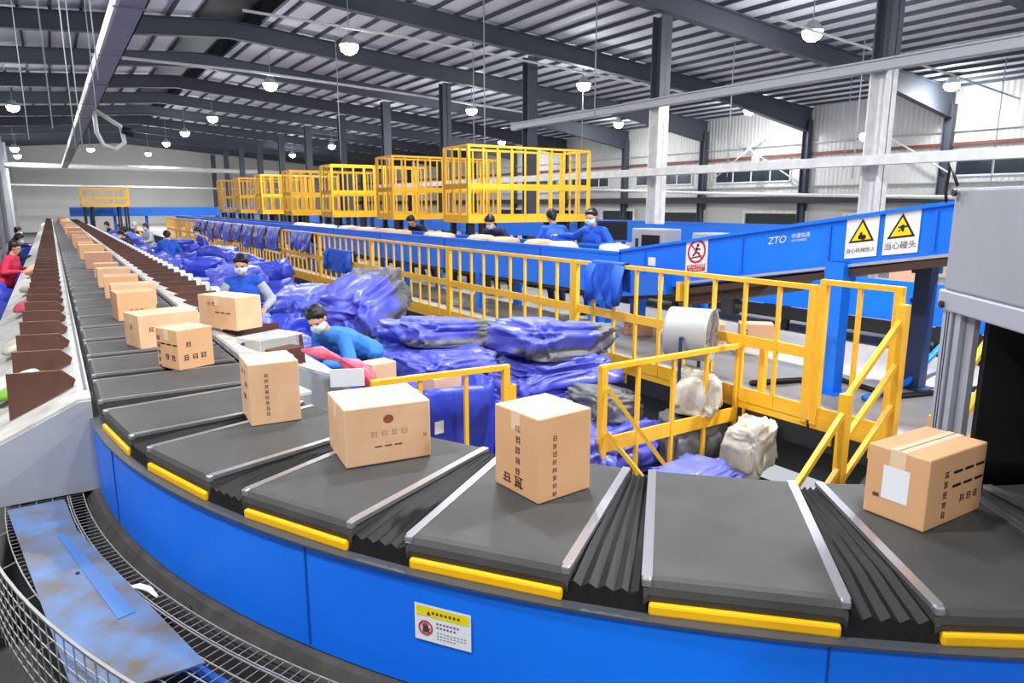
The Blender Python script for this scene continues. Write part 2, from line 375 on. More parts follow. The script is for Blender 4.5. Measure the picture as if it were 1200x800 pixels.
# carriers ------------------------------------------------------------
CW=.84; HB=.26
def carrier_parts(t,mode):
    bx=t.location
    def prof(y):
        pts=[]
        for cx_,sg in ((CW/2-.035,1),(-CW/2+.035,-1)):
            for a in ((90,60,30,0,-30,-60,-90) if sg>0 else (270,240,210,180,150,120,90)):
                pts.append((cx_+.035*math.cos(math.radians(a)),y,1.308+.042*math.sin(math.radians(a))))
        return pts
    mb=MB(); ys=(-HB,-HB+.012,HB-.012,HB); zs=(-.012,0,0,-.012)
    g=[[(x,y,z+d) for x,_,z in prof(y)] for y,d in zip(ys,zs)]
    mb.grid([[Vector(p)+bx for p in r] for r in g],True); n=14
    mb.f.append(list(range(n))); mb.f.append(list(range(4*n-1,3*n-1,-1))); mb.mi+= [0,0]
    mb.build('belt','belt',t)
    # bellows to the next carrier
    def nxt(x,y):
        if mode=='curve':
            a=math.radians(9.1); px,py=x+RC,y; return (px*math.cos(a)-py*math.sin(a)-RC, px*math.sin(a)+py*math.cos(a))
        return (x,y+.664)
    mb=MB(); N=10; top=[];bot=[]
    for i in range(N+1):
        f=i/N; z=(1.325 if mode=='curve' else 1.275)+(.006 if i%2 else -.008); rt=[];rb=[]
        for x in (-CW/2+.02,-.1,.2,CW/2-.01):
            a=Vector((x,HB-.01,0)); b=Vector((*nxt(x,-HB+.01),0)); p=a.lerp(b,f); rt.append(Vector((p.x,p.y,z-(.02 if x>.3 else 0)))+bx); 
        rt.append(Vector((rt[-1].x+.01,rt[-1].y,bx.z+1.25)))
        rt.insert(0,Vector((rt[0].x-.01,rt[0].y,bx.z+1.22)))
        top.append(rt)
    mb.grid(top); mb.build('bellows','bellow',t,fix=False)
    if mode=='far': return
    for sg in (-1,1):
        mb=MB()
        mb.box(Vector((0,sg*(HB-.008),1.345))+bx,(.80,.030 if mode=='curve' else .014,.014)); r=mb.build('roller','chrome' if mode=='curve' else 'roller',t,smooth=False)
        mb=MB(); mb.box(Vector((.406,sg*(HB-.008),1.340))+bx,(.022,.026,.024)); mb.build('end_cap','chrome' if mode=='curve' else 'roller',r,bevel=.005)
    if mode=='curve':
        mb=MB(); mb.box(Vector((.415,0,1.268))+bx,(.03,.49,.036)); mb.build('bumper_strip','bumper',t,bevel=.008)
    mb=MB(); mb.box(Vector((0,0,1.16))+bx,(.74,.46,.18)); mb.build('chassis','rubber',t)
protos={}
def carrier(s,label,mode):
    c,o=path(s)
    if mode not in protos:
        t=thing('belt_carrier',label,'conveyor carrier',(0,0,0),'carriers of the sorting conveyor'); carrier_parts(t,mode); protos[mode]=t; q=t
    else:
        q=copy_tree(protos[mode]); q['label']=label
    q.location=(c.x,c.y,0); q.rotation_euler=(0,0,math.atan2(o.y,o.x)); return q
S0=math.radians(26.45); PS=math.radians(9.1)
clab={3:'black belt carrier under the rightmost carton, beside the grey scanning gate',2:'empty black belt carrier left of the rightmost carton, right of the pale pleated gap',1:'black belt carrier under the third carton from the right... '}
clab={4:'black belt carrier passing under the grey scanning gate at the right edge',3:'black belt carrier under the rightmost carton',2:'empty wide black belt carrier between the rightmost carton and the tall carton beside it',
1:'black belt carrier under the second carton from the right',0:'black belt carrier under the carton with the reddish printed emblem',-1:'black belt carrier under the tall narrow carton, third from the right on the bend... ',-2:'black belt carrier'}
clab[-1]='black belt carrier under the tall narrow carton with a vertical line of print'; clab[-2]='empty black belt carrier on the bend, where the blue side panel begins'
for k in range(-2,6):
    carrier((S0+PS*k)*RC,clab.get(k,'black belt carrier hidden inside the grey scanning gate'),'curve')
for j in range(1,80):
    s=(S0-PS*2)*RC-.664*j
    carrier(s,'black belt carrier on the straight run, %s up from the bend'%nth(j),'straight' if j<22 else 'far')
for j in range(0,22):
    s=(S0+PS*16.6)*RC+.664*j
    if s<PI*RC-.2: md='curve'
    else: md='straight'
    carrier(s,'black belt carrier on the return run behind the blue incline, %s from its near end'%nth(j+1),md)
# ---------------------------------------------------------------- kerb, mesh walkway, plate
t=thing('kerb','dark brown curved kerb running below the blue side panel','kerb',(0,3,.8))
mb=MB(); sweep(mb,[(4.60,.60),(4.60,.868),(4.665,.862),(4.708,.80),(4.71,.60)],-1.2,RC*.62); mb.build('kerb_body','kerb',t)
mb=MB()
for th in (3,20,36): mb.bar(pr(math.radians(th)*RC,4.692,.80),pr(math.radians(th)*RC,4.692,.85),.006,.004)
mb.build('joint','rubber',t)
t=thing('wire_mesh_tray','curved galvanised wire mesh tray beside the blue sorter, under the worn plate','wire mesh tray',(0,3,.8))
def arcw(mb,r,z,s0,s1,w=.004): sweep(mb,rect(r-w/2,r+w/2,z-w/2,z+w/2),s0,s1)
mb=MB()
for r in (4.715,4.775,4.785,4.85,4.92,4.99,5.05): arcw(mb,r,.85,-2.2,RC*.6,.0045)
for k in range(128):
    s=-2.1+k*.036; 
    a=pr(s,4.715,.846); b=pr(s,5.05,.846); mb.bar(a,b,.0024,.0024)
mb.build('mesh_floor','wire',t)
mb=MB(); arcw(mb,5.15,1.0,-1.2,RC*.6,.010)
for z in (.945,.89,.835,.78,.725,.67): arcw(mb,5.15,z,-1.2,RC*.6,.0035)
for k in range(64):
    s=-1.15+k*.057; mb.bar(pr(s,5.15,.62),pr(s,5.15,1.0),.0035,.0035,path(s)[1])
for k in range(12):
    s=-1.1+k*.3; mb.bar(pr(s,5.05,.85),pr(s,5.15,.82),.004,.004)
mb.build('mesh_side','wire',t)
mb=MB(); sweep(mb,rect(4.72,5.05,.55,.56),-2.2,RC*.6); mb.build('under_mesh_shade','black',t)  # black sheet paints the darkness below the mesh
for s in (-1.4,-.2,1.0,2.2): mb=MB(); c=pr(s,4.88,.28); mb.box(c,(.05,.05,.56)); mb.build('leg','dark',t)
mb=MB(); sweep(mb,rect(4.80,4.84,.70,.76),-2.2,RC*.6); sweep(mb,rect(4.93,4.96,.70,.76),-2.2,RC*.6); mb.build('blue_bearer','blue_dark',t)
t=thing('metal_plate','worn scratched blue steel plate lying across the wire mesh tray','metal plate',(0,3,.86))
P=[(-.335,4.06),(-.095,4.06),(-.052,3.62),(.272,2.27),(.0,2.27),(-.10,2.36)]
mb=MB(); mb.prism(P,(0,0,.863),(1,0,0),(0,1,0),(0,0,.006)); mb.build('plate_sheet','plate',t)
mb=MB(); mb.prism([(-.13,3.6),(-.10,3.6),(.11,2.72),(.05,2.70)],(0,0,.868),(1,0,0),(0,1,0),(0,0,.004)); mb.build('folded_strip','strip',t)
mb=MB(); mb.tube([(-.062,3.16,.869),(-.062,3.16,.875)],.008,8); mb.build('bolt','dark',t)
mb=MB(); mb.tube([(.10,2.95,.858),(.14,2.92,.864),(.17,2.87,.868),(.19,2.81,.86)],[.006,.012,.012,.006],6); tag(mb.build('paper_scrap','whitep'),'small crumpled white paper scrap on the wire mesh','scrap')
mb=MB(); mb.tube([(-.55,3.4,.35),(-.1,2.2,.35)],.12,10); tag(mb.build('blue_pipe','blue_dark',smooth=True),'dark blue pipe low under the wire mesh at bottom left','pipe')
# ---------------------------------------------------------------- chute banks
def bank(side,y0,y1,label):
    # side -1: left of the straight run, +1: right
    xc=CX-RC
    def X(d): return xc+side*d
    t=thing('chute_bank',label,'sorting chutes',(X(.8),y0,.6))
    a,b,c_=(.445,.50,1.12) if side<0 else (.46,.52,1.22)
    mb=MB(); prof=[(a,1.36),(b,1.36),(c_,1.07),(c_,1.03),(b,1.30),(a,1.30)]
    mb.prism([(X(d)-xc,z) for d,z in prof],(xc,y0,0),(1,0,0),(0,0,1),(0,y1-y0,0)); mb.build('deck','chute',t)
    mb=MB(); prof=[(a,1.345),(b,1.345),(c_,1.05),(c_,.86),(a-.0,.86)]
    mb.prism([(X(d)-xc,z) for d,z in prof],(xc,y0-.012,0),(1,0,0),(0,0,1),(0,.012,0)); mb.build('end_panel','grey_panel',t)
    n=int((y1-y0)/.664)
    for k in range(min(n,80)):
        y=y0+.31+k*.664; mb=MB()
        if side<0: poly=[(.81,1.47),(.56,1.46),(.50,1.40),(.515,1.362),(.66,1.29),(.82,1.215)]
        else: poly=[(.98,1.385),(.62,1.385),(.54,1.365),(.535,1.35),(.66,1.27),(1.0,1.12)]
        mb.prism([(X(d)-xc,z) for d,z in poly],(xc,y,0),(1,0,0),(0,0,1),(0,.02,0))
        mb.build('divider','brown',t)
        if side>0 and 3<k<60:
            mb=MB(); mb.box((X(1.1),y+.1,1.27),(.10,.15,.15)); mb.build('label_block','whitep',t,bevel=.008)
    mb=MB(); mb.b2((X(c_)-.01,y0,.55),(X(c_)+.01,y1,1.05)); mb.build('outer_skirt','grey_panel',t)
    for k in range(18):
        mb=MB(); mb.box((X(c_-.06),y0+.2+k*3.1,.42),(.05,.05,.84)); mb.build('leg','dark',t)
    return t
bank(-1,4.15,58,'white sloping chute bank with brown dividers along the left side of the conveyor')
bank(1,4.9,58,'white sloping chute bank with brown dividers along the right side of the conveyor')
# ---------------------------------------------------------------- cartons
def glyph(mb,rng,o,eu,ev,n,sz):
    # smudged square character of a few strokes
    o,eu,ev,n=map(Vector,(o,eu,ev,n))
    for i in range(3):
        y=(i-.9)*.3*sz+rng.uniform(-.05,.05)*sz; w=rng.uniform(.5,.95)*sz
        mb.bar(o+ev*y-eu*w/2,o+ev*y+eu*w/2,.09*sz,.0008,n)
    for i in range(2):
        x=(i-.5)*.5*sz+rng.uniform(-.1,.1)*sz; h=rng.uniform(.5,.95)*sz
        mb.bar(o+eu*x-ev*h/2,o+eu*x+ev*h/2,.1*sz,.0008,n)
def carton(loc,rot,w,d,h,label,marks=(),m='carton',group='cartons on the conveyor',name='carton',simple=False):
    """w along local x (right face), d along local y (left face); loc = front bottom corner as seen from the walkway"""
    ob=thing(name,label,'box',(0,0,0),group)
    rng=random.Random(hash(label)%999 if False else len(label)*7+int(w*1000))
    mb=MB()
    def wall(): pass
    mb.box((w/2,d/2,h/2),(w,d,h)); b=mb.build('body',m,ob,bevel=.005)
    if not simple:
        mb=MB(); mb.box((w/2,d/2,h+.0006),(w,.05,.0012)); mb.box((-.0006,d/2,h-.035),(.0012,.05,.07)); mb.box((w+.0006,d/2,h-.035),(.0012,.05,.07)); mb.build('tape','tape',ob)
        mb=MB(); mb.box((w/2,d/2,h+.0012),(w*.99,.003,.0012)); mb.build('flap_seam','ink',ob)
    X,Y,Z=(1,0,0),(0,1,0),(0,0,1)
    for kind,face,u,v,sz,n,col in marks:
        mb=MB()
        for i in range(n):
            du=(i*sz*1.35 if kind in('row','line') else 0); dv=(-i*sz*1.3 if kind=='col' else 0)
            if face=='R': o=(w*u+du,-.001,h*v+dv); eu,ev,nn=X,Z,(0,-1,0)
            elif face=='L': o=(-.001,d*(1-u)-du,h*v+dv); eu,ev,nn=(0,-1,0),Z,(-1,0,0)
            if kind in('row','col'): glyph(mb,rng,o,eu,ev,nn,sz)
            elif kind=='line':
                O=Vector(o); mb.bar(O,O+Vector(eu)*sz*1.0,sz*.18,.0008,nn)
            elif kind=='rect':
                O=Vector(o); E=Vector(eu)*sz/2; mb.bar(O-E,O+E,sz*1.25 if False else sz*n/10,.001,nn); break
            elif kind=='oval':
                O=Vector(o); vs=[O+Vector(eu)*sz*.5*math.cos(a*PI/8)+Vector(ev)*sz*.42*math.sin(a*PI/8) for a in range(16)]; mb.add(vs,[tuple(range(16))])
        mb.build('paper_label' if col=='whitep' else 'print',col,ob)
    ob.location=loc; ob.rotation_euler=(0,0,math.radians(rot)); return ob
T=1.352
carton((2.16,.98,T),-2,.34,.20,.235,'carton with a white paper label and bold print, rightmost on the belt',
  [('rect','L',.50,.52,.085,13,'whitep'),('col','R',.30,.72,.026,5,'ink_black'),('line','R',.42,.72,.05,3,'ink_black'),('line','R',.42,.52,.05,3,'ink_black'),('row','R',.62,.30,.03,3,'ink_black'),('rect','L',.2,.3,.02,6,'ink')])
carton((1.28,1.8,T),4,.24,.25,.30,'tall carton with a bright top, second from the right on the belt',
  [('col','L',.55,.80,.03,6,'ink'),('col','R',.30,.74,.022,8,'ink'),('row','L',.3,.15,.05,2,'ink')])
carton((.85,2.47,T),-7,.345,.30,.235,'wide carton with a reddish emblem and faint line of print, third from the right',
  [('oval','R',.50,.76,.042,1,'ink_red'),('row','R',.33,.52,.03,4,'ink_faint'),('line','R',.33,.30,.03,3,'ink'),('row','R',.93,.40,.016,1,'ink_red')],'carton2')
carton((.67,3.21,T),-4,.225,.26,.29,'tall narrow carton with a vertical line of print, fourth from the right',
  [('col','R',.34,.80,.020,8,'ink_black'),('row','L',.3,.80,.028,3,'ink'),('row','L',.6,.62,.028,2,'ink'),('rect','L',.5,.4,.05,5,'ink')],'carton2')
carton((.56,4.58,T),22,.235,.24,.25,'carton with three dark square symbols, at the start of the bend',
  [('row','R',.22,.30,.042,3,'ink_black'),('row','R',.30,.62,.04,1,'ink_black'),('col','L',.12,.75,.035,5,'ink_black'),('line','L',.22,.62,.05,3,'ink_black'),('row','L',.5,.3,.05,2,'ink_black')])
carton((.43,5.43,T),14,.42,.28,.24,'wide carton right behind the one with three dark square symbols',
  [('row','L',.5,.6,.05,1,'ink'),('row','R',.2,.55,.04,2,'ink')],'carton2')
carton((.40,6.88,T),6,.31,.26,.25,'plain carton, sixth up the line with sharp upright edges and taped top',[('row','R',.35,.35,.03,3,'ink')])
far=[(7.9,.42,.40,.22),(8.65,.40,.33,.24),(9.9,.40,.36,.23),(11.2,.42,.30,.2),(12.9,.38,.36,.26),(13.6,.5,.3,.2),(15.2,.38,.40,.27),(17.2,.40,.30,.24),(19.2,.38,.36,.26)]
for i,(y,x,w,h) in enumerate(far):
    carton((x,y,T),R_.uniform(-4,8),w,R_.uniform(.24,.32),h,'cardboard carton on the straight run, %s up the line'%nth(i+7),[('row','R',.3,.4,.04,2,'ink')] if i<4 else (),R_.choice(['carton','carton3','carton2']),simple=i>5)
for i in range(26):
    y=20.6+i*1.33
    carton((R_.uniform(.34,.44),y,T),R_.uniform(-6,6),R_.uniform(.3,.4),R_.uniform(.22,.34),R_.uniform(.2,.3),'cardboard carton on the straight run, %s up the line'%nth(i+16),(),R_.choice(['carton','carton3','carton2']),simple=True)
carton((1.12,5.62,1.387),26,.24,.46,.26,'long pale carton resting on the right chute dividers beside the conveyor',[('row','L',.3,.75,.04,2,'ink'),('line','L',.45,.5,.05,3,'ink')],'carton2','cartons off the belt')
# return run and floor cartons
for i,(s,h) in enumerate(((PI*RC-.9,.22),(PI*RC+.1,.26),(PI*RC+1.2,.2),(PI*RC+2.5,.24))):
    c,o=path(s); carton((c.x-.15,c.y,T),R_.uniform(-10,10),.36,.3,h,'carton on the return belt behind the blue incline, %s from the grey gate'%nth(i+1),(),'carton3','cartons on the return belt',simple=True)
for i,(x,y,w,h) in enumerate(((6.95,5.75,.42,.24),(7.25,5.25,.26,.28),(6.55,6.6,.5,.16))):
    carton((x,y,.632),R_.uniform(30,50),w,.4,h,['cardboard box with striped side on the floor below the incline','small upright box beside the striped floor box','flat low box on the floor behind the fan'][i],[('col','L',.2,.7,.04,3,'ink')],'carton3','boxes on the floor',simple=True)
# parcels lying in the chutes
def soft_parcel(x,y,z,w,d,h,m,label,rz=0,ry=0,seed=1,name='soft_parcel'):
    bm=bmesh.new(); bmesh.ops.create_icosphere(bm,subdivisions=3,radius=1)
    for v in bm.verts:
        c=v.co; q=Vector((math.copysign(abs(c.x)**.6,c.x)*w/2,math.copysign(abs(c.y)**.6,c.y)*d/2,c.z*h/2))
        n=noise.noise(q*9+Vector((seed*3.1,seed,0))); v.co=q*(1+.12*n)
    me=bpy.data.meshes.new(name); bm.to_mesh(me); bm.free(); me.materials.append(M[m])
    for p in me.polygons: p.use_smooth=True
    o=bpy.data.objects.new(name,me); COL.objects.link(o); o.location=(x,y,z); o.rotation_euler=(0,ry,rz)
    return tag(o,label,'parcel',None,None)
ps=[(-.25,4.95,1.29,.3,.22,.07,'green','crumpled green plastic parcel at the nearest left chute divider'),(-.3,5.2,1.28,.3,.3,.09,'sack_white','pale soft parcel in the second left chute'),(-.28,6.6,1.29,.34,.3,.1,'sack_white','off-white soft parcel a few chutes up on the left'),
(-.3,9.2,1.29,.34,.36,.1,'pink','pink plastic parcel among the left chutes'),(-.3,11.3,1.29,.34,.4,.12,'sack_white','pale soft parcel on the left chutes beyond the pink one'),(-.3,14.2,1.3,.36,.5,.14,'carton3','tan soft parcel far up the left chutes')]
for i,p in enumerate(ps): soft_parcel(*p,ry=-.42,seed=i+2)
# ================================================================ YELLOW RAILINGS
def rail_panel(p,q,z0,zt,label,npost=2,nb=8,mid=.5,toe=True,name='guard_rail',group='yellow guard rails',midh=.09):
    p,q=Vector((*p,0)),Vector((*q,0)); t=thing(name,label,'railing',(p.x,p.y,z0),group); d=(q-p); L=d.length; d.normalize(); nrm=Vector((-d.y,d.x,0))
    def P(a,z): return p+d*a+Vector((0,0,z))
    mb=MB(); mb.bar(P(0,zt-.02),P(L,zt-.02),.045,.04); mb.build('top_rail','yellow',t)
    zm=z0+(zt-z0)*mid; mb=MB(); mb.bar(P(0,zm),P(L,zm),.02,midh); mb.build('mid_board','yellow',t)
    if toe:
        mb=MB(); mb.bar(P(0,z0+.06),P(L,z0+.06),.012,.13); mb.bar(P(0,z0-.03),P(L,z0-.03),.012,.06)
        for a in (.2*L,.7*L): mb.bar(P(a,z0-.16),P(a,z0),.05,.012,d)
        mb.build('toe_board','yellow',t)
    for k in range(npost):
        a=L*k/max(1,npost-1); a=min(max(a,.03),L-.03); mb=MB(); mb.bar(P(a,z0-.02),P(a,zt-.01),.055,.055,d); mb.build('post','yellow',t)
    for k in range(1,nb+1):
        a=L*k/(nb+1); mb=MB(); mb.bar(P(a,z0+.02),P(a,zt-.03),.03,.03,d); mb.build('baluster','yellow',t)
    return t
ys=[3.25]+[6.33+3.09*k for k in range(12)]
for k in range(len(ys)-1):
    rail_panel((5.0,ys[k]),(5.0,ys[k+1]),.63,1.73,'yellow guard rail panel along the raised walkway edge, %s from the stairs'%nth(k+2),nb=8)
rail_panel((5.0,2.58),(5.0,3.22),.63,1.78,'short taller yellow guard rail panel at the head of the stairs',nb=1,mid=.0)
# near rail in the pit
t=rail_panel((3.38,3.95),(5.36,3.95),.0,1.15,'yellow rail with diagonal braces standing below the walkway, in front of the drum fan',npost=2,nb=4,mid=.44,toe=False,midh=.12)
mb=MB(); mb.bar((4.9,3.95,.02),(5.36,3.95,.02),.02,.1); mb.build('toe_board','yellow',t)
for (x0,z0,x1,z1) in ((3.42,.98,3.86,.36),(3.42,.62,3.6,.36)):
    mb=MB(); mb.bar((x0,3.9,z0),(x1+.1,3.55,z1-.25),.03,.03); mb.build('brace','yellow',t)
t=rail_panel((1.80,4.62),(2.92,4.52),.0,1.11,'short yellow rail behind the belt, guarding the open blue sack',npost=2,nb=2,mid=.12,toe=False)
mb=MB(); mb.bar((2.98,4.6,.70),(2.98,4.6,.92),.07,.09,(0,1,0)); mb.bar((2.98,4.6,0),(2.98,4.6,.92),.05,.05,(0,1,0)); mb.build('stub_post','yellow',t)
# stairs
t=thing('access_stairs','yellow access stairs with sloping handrails down from the walkway','stairs',(4.3,2.55,0))
for yy in (2.56,1.98):
    mb=MB(); mb.bar((4.97,yy,.60),(4.97,yy,1.66),.07,.07,(1,0,0)); mb.build('post','yellow',t)
    mb=MB(); mb.bar((4.36,yy,.0),(4.36,yy,1.1),.065,.065,(1,0,0)); mb.build('post','yellow',t)
    for dz in (0,.32,.62):
        mb=MB(); mb.bar((4.97,yy,1.56-dz),(4.36,yy,1.07-dz),.035,.035); mb.build('handrail','yellow',t)
    for dz in (0,.4):
        mb=MB(); mb.bar((4.36,yy,.98-dz),(3.78,yy,.46-dz*.9),.035,.035); mb.build('handrail','yellow',t)
    mb=MB(); mb.bar((4.98,yy,.5),(4.2,yy,-.0),.03,.16); mb.build('stringer','dark',t)
for k in range(3):
    mb=MB(); mb.b2((4.70-.22*k,2.0,.43-.15*k),(4.92-.22*k,2.54,.46-.15*k)); mb.build('tread','dark',t)
# ================================================================ YELLOW CAGES
def cage(x0,x1,y0,y1,z0,z1,label,legs=True,zl=.63):
    t=thing('platform_cage',label,'platform',(x0,y0,z0),'yellow railed platforms'); 
    mb=MB(); mb.b2((x0,y0,z0),(x1,y1,z0+.05)); mb.build('deck','dark',t)
    W=.045
    mb=MB()
    for (a,b) in (((x0,y0),(x1,y0)),((x1,y0),(x1,y1)),((x1,y1),(x0,y1)),((x0,y1),(x0,y0))): mb.bar((*a,z1),(*b,z1),W,W)
    mb.build('top_rail','yellow',t)
    zm=z0+(z1-z0)*.48
    for nm,z,h in (('mid_board',zm,.11),('toe_board',z0+.07,.16)):
        mb=MB()
        for (a,b) in (((x0,y0),(x1,y0)),((x1,y0),(x1,y1)),((x1,y1),(x0,y1)),((x0,y1),(x0,y0))): mb.bar((*a,z),(*b,z),.015,h)
        mb.build(nm,'yellow',t)
    for nx,ylist in ((9,(y0,y1)),):
        for y in ylist:
            for k in range(nx+1):
                x=x0+(x1-x0)*k/nx; w=.06 if k in(0,nx) else .032; mb=MB(); mb.bar((x,y,z0),(x,y,z1),w,w,(1,0,0)); mb.build('post' if w>.05 else 'baluster','yellow',t)
    for x in (x0,x1):
        for k in (1,2): y=y0+(y1-y0)*k/3; mb=MB(); mb.bar((x,y,z0),(x,y,z1),.032,.032,(1,0,0)); mb.build('baluster','yellow',t)
    if legs:
        for x in (x0+.12,x0+.5,x1-.5,x1-.1):
            for y in (y0+.12,y1-.12): mb=MB(); mb.b2((x-.05,y-.05,zl),(x+.05,y+.05,z0)); mb.build('leg','dark',t)
for k,y in enumerate((12.3,16.0,20.4,24.6,28.6,32.4,36.2)):
    cage(7.0,10.05,y,y+(1.0 if k==0 else .95),2.0,3.5,'yellow railed platform raised over the blue conveyor, %s from the near end'%nth(k+1))
cage(1.6,4.0,48,50,2.25,3.3,'far yellow railed platform spanning the line before the end wall')
# ================================================================ BLUE BELT CONVEYORS
BX0,BX1=5.95,6.75
def zt(y): return 1.77 if y>6.55 else 1.79+(6.55-y)*.152
def zb(y): return 1.22 if y>6.55 else 1.30+(6.55-y)*.172
t=thing('belt_conveyor','long level bright blue belt conveyor on posts behind the yellow guard rails','conveyor',(BX0,10,.63))
for x,nm in ((BX0,'side_panel'),(BX1,'side_panel')):
    mb=MB(); mb.b2((x-.02,6.62,1.22),(x+.02,44,1.77)); mb.b2((x-.04,6.62,1.74),(x+.04,44,1.775)); mb.build(nm,'blue',t)
mb=MB(); mb.b2((BX0+.02,6.62,1.6),(BX1-.02,44,1.66)); mb.build('belt','dark',t)
for k in range(13):
    y=7.13+3*k
    for x in (BX0+.02,BX1-.02): mb=MB(); mb.b2((x-.06,y-.06,.63),(x+.06,y+.06,1.24)); mb.build('leg','blue',t)
    mb=MB(); mb.bar((BX0-.022,y+1.2,1.25),(BX0-.022,y+1.2,1.74),.012,.02,(0,1,0)); mb.build('rib','blue_dark',t)
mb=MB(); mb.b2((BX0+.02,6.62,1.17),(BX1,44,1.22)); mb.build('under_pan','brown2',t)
t=thing('inclined_conveyor','bright blue inclined belt conveyor rising to the right, carrying the warning signs','conveyor',(BX0,3.6,.63))
def incl(x,th,mb):
    poly=[(6.58,1.26),(6.58,1.785),(1.4,zt(1.4)),(1.4,zb(1.4))]
    mb.prism(poly,(x,0,0),(0,1,0),(0,0,1),(th,0,0))
mb=MB(); incl(BX0-.02,.04,mb); mb.bar((BX0-.03,6.58,1.79),(BX0-.03,1.4,zt(1.4)),.06,.03); mb.build('side_panel','blue',t)
mb=MB(); incl(BX1-.02,.04,mb); mb.bar((BX1+.03,6.58,1.79),(BX1+.03,1.4,zt(1.4)),.06,.03); mb.build('side_panel','blue',t)
mb=MB(); mb.prism([(6.58,1.62),(6.58,1.66),(1.4,2.44),(1.4,2.40)],(BX0+.02,0,0),(0,1,0),(0,0,1),(BX1-BX0-.04,0,0)); mb.build('belt','dark',t)
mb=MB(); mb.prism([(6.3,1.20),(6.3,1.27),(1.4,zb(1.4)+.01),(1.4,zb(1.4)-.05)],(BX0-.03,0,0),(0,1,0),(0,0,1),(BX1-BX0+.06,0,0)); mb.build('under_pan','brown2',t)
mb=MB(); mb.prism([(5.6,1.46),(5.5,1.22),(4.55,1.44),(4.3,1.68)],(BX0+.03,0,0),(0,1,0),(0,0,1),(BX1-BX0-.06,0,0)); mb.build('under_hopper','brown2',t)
mb=MB(); mb.bar((BX0-.035,5.6,zb(5.6)+.005),(BX0-.035,1.4,zb(1.4)+.005),.02,.025); mb.build('pale_edge','steelp',t)
for y in (6.16,4.74,3.78,2.87):
    mb=MB(); mb.bar((BX0-.025,y,zb(y)+.05),(BX0-.025,y,zt(y)-.05),.03,.025,(0,1,0)); mb.build('rib','blue_far',t)
for x,y,m in ((BX0,3.66,'blue'),(BX1,3.3,'navy_steel'),(BX1,6.0,'blue'),(6.02,6.95,'blue'),(6.6,6.95,'blue')):
    mb=MB(); z1=zb(y)+.05 if y<6.5 else 1.25
    mb.b2((x-.07,y-.07,.632),(x+.07,y+.07,z1)); mb.b2((x-.13,y-.13,.632),(x+.13,y+.13,.645)); mb.b2((x-.1,y-.09,z1-.18),(x+.1,y+.09,z1)); mb.build('leg',m,t)
mb=MB(); mb.prism([(6.44,1.24),(6.40,1.52),(5.72,1.56),(5.68,1.34)],(BX0-.14,0,0),(0,1,0),(0,0,1),(.5,0,0)); dh=mb.build('drive_housing','blue_far',t)
mb=MB(); mb.b2((BX0-.146,5.72,1.38),(BX0-.14,5.80,1.54)); mb.build('paper_label','whitep',dh)
mb=MB(); mb.b2((BX0-.1,5.5,1.28),(BX0-.04,5.56,1.5)); mb.build('bracket','yellow',dh)
mb=MB(); mb.tube([(BX0+.1,4.95,1.2),(BX0+.1,4.95,1.42)],.1,10); mb.tube([(BX0+.1,4.95,1.28),(BX0+.1,4.75,1.28)],.05,8); mb.build('motor','dark',t)
mb=MB(); mb.b2((BX0-.026,5.98,1.64),(BX0-.022,6.1,1.74)); mb.build('paper_label','whitep',t)
# logo and signs on the incline: eu runs towards -Y, ev up, slope follows the belt
SX=BX0-.024
EU=Vector((0,-1,.152)).normalized(); EV=Vector((0,.08,1)).normalized(); NX=Vector((-1,0,0))
def place(vs,dx=.002): return [v+NX*dx for v in vs]
mb=MB(); vs,fs=textmesh('ZTO',.10,(SX,4.44,1.965),EU,Vector((0,-.22,1)).normalized()); mb.add(place(vs),fs); mb.build('logo_letters','whitep',t,fix=False); mb=MB()
vs,fs=textmesh('中通快递',.05,(SX,4.175,2.035),EU,EV); mb.add(place(vs),fs); mb.build('name_lettering','whitep',t,fix=False); mb=MB()
vs,fs=textmesh('ZTO EXPRESS',.027,(SX,4.175,2.0),EU,EV); mb.add(place(vs),fs)
mb.build('small_lettering','whitep',t,fix=False)
def sign(y0,y1,z0,z1,label,draw,pitchz=.152):
    sg=thing('warning_sign',label,'sign',(SX-.004,y0,z0),'safety signs on the incline')
    o=Vector((SX-.003,y0,z0)); w=(y0-y1)/EU.y*-1; w=abs(y0-y1)/abs(EU.y); h=(z1-z0)
    eu=EU; ev=Vector((0,0,1))
    mb=MB(); mb.prism([(0,0),(w,0),(w,h),(0,h)],o,eu,ev,NX*.004); mb.build('board','whitep',sg)
    draw(sg,o+NX*.005,eu,ev,w,h); return sg
def tri(mb,o,eu,ev,cx,cy,s,lift):
    p=[(cx-s/2,cy),(cx+s/2,cy),(cx,cy+s*.87)]; mb.add([o+eu*a+ev*b+NX*lift for a,b in p],[(0,1,2)])
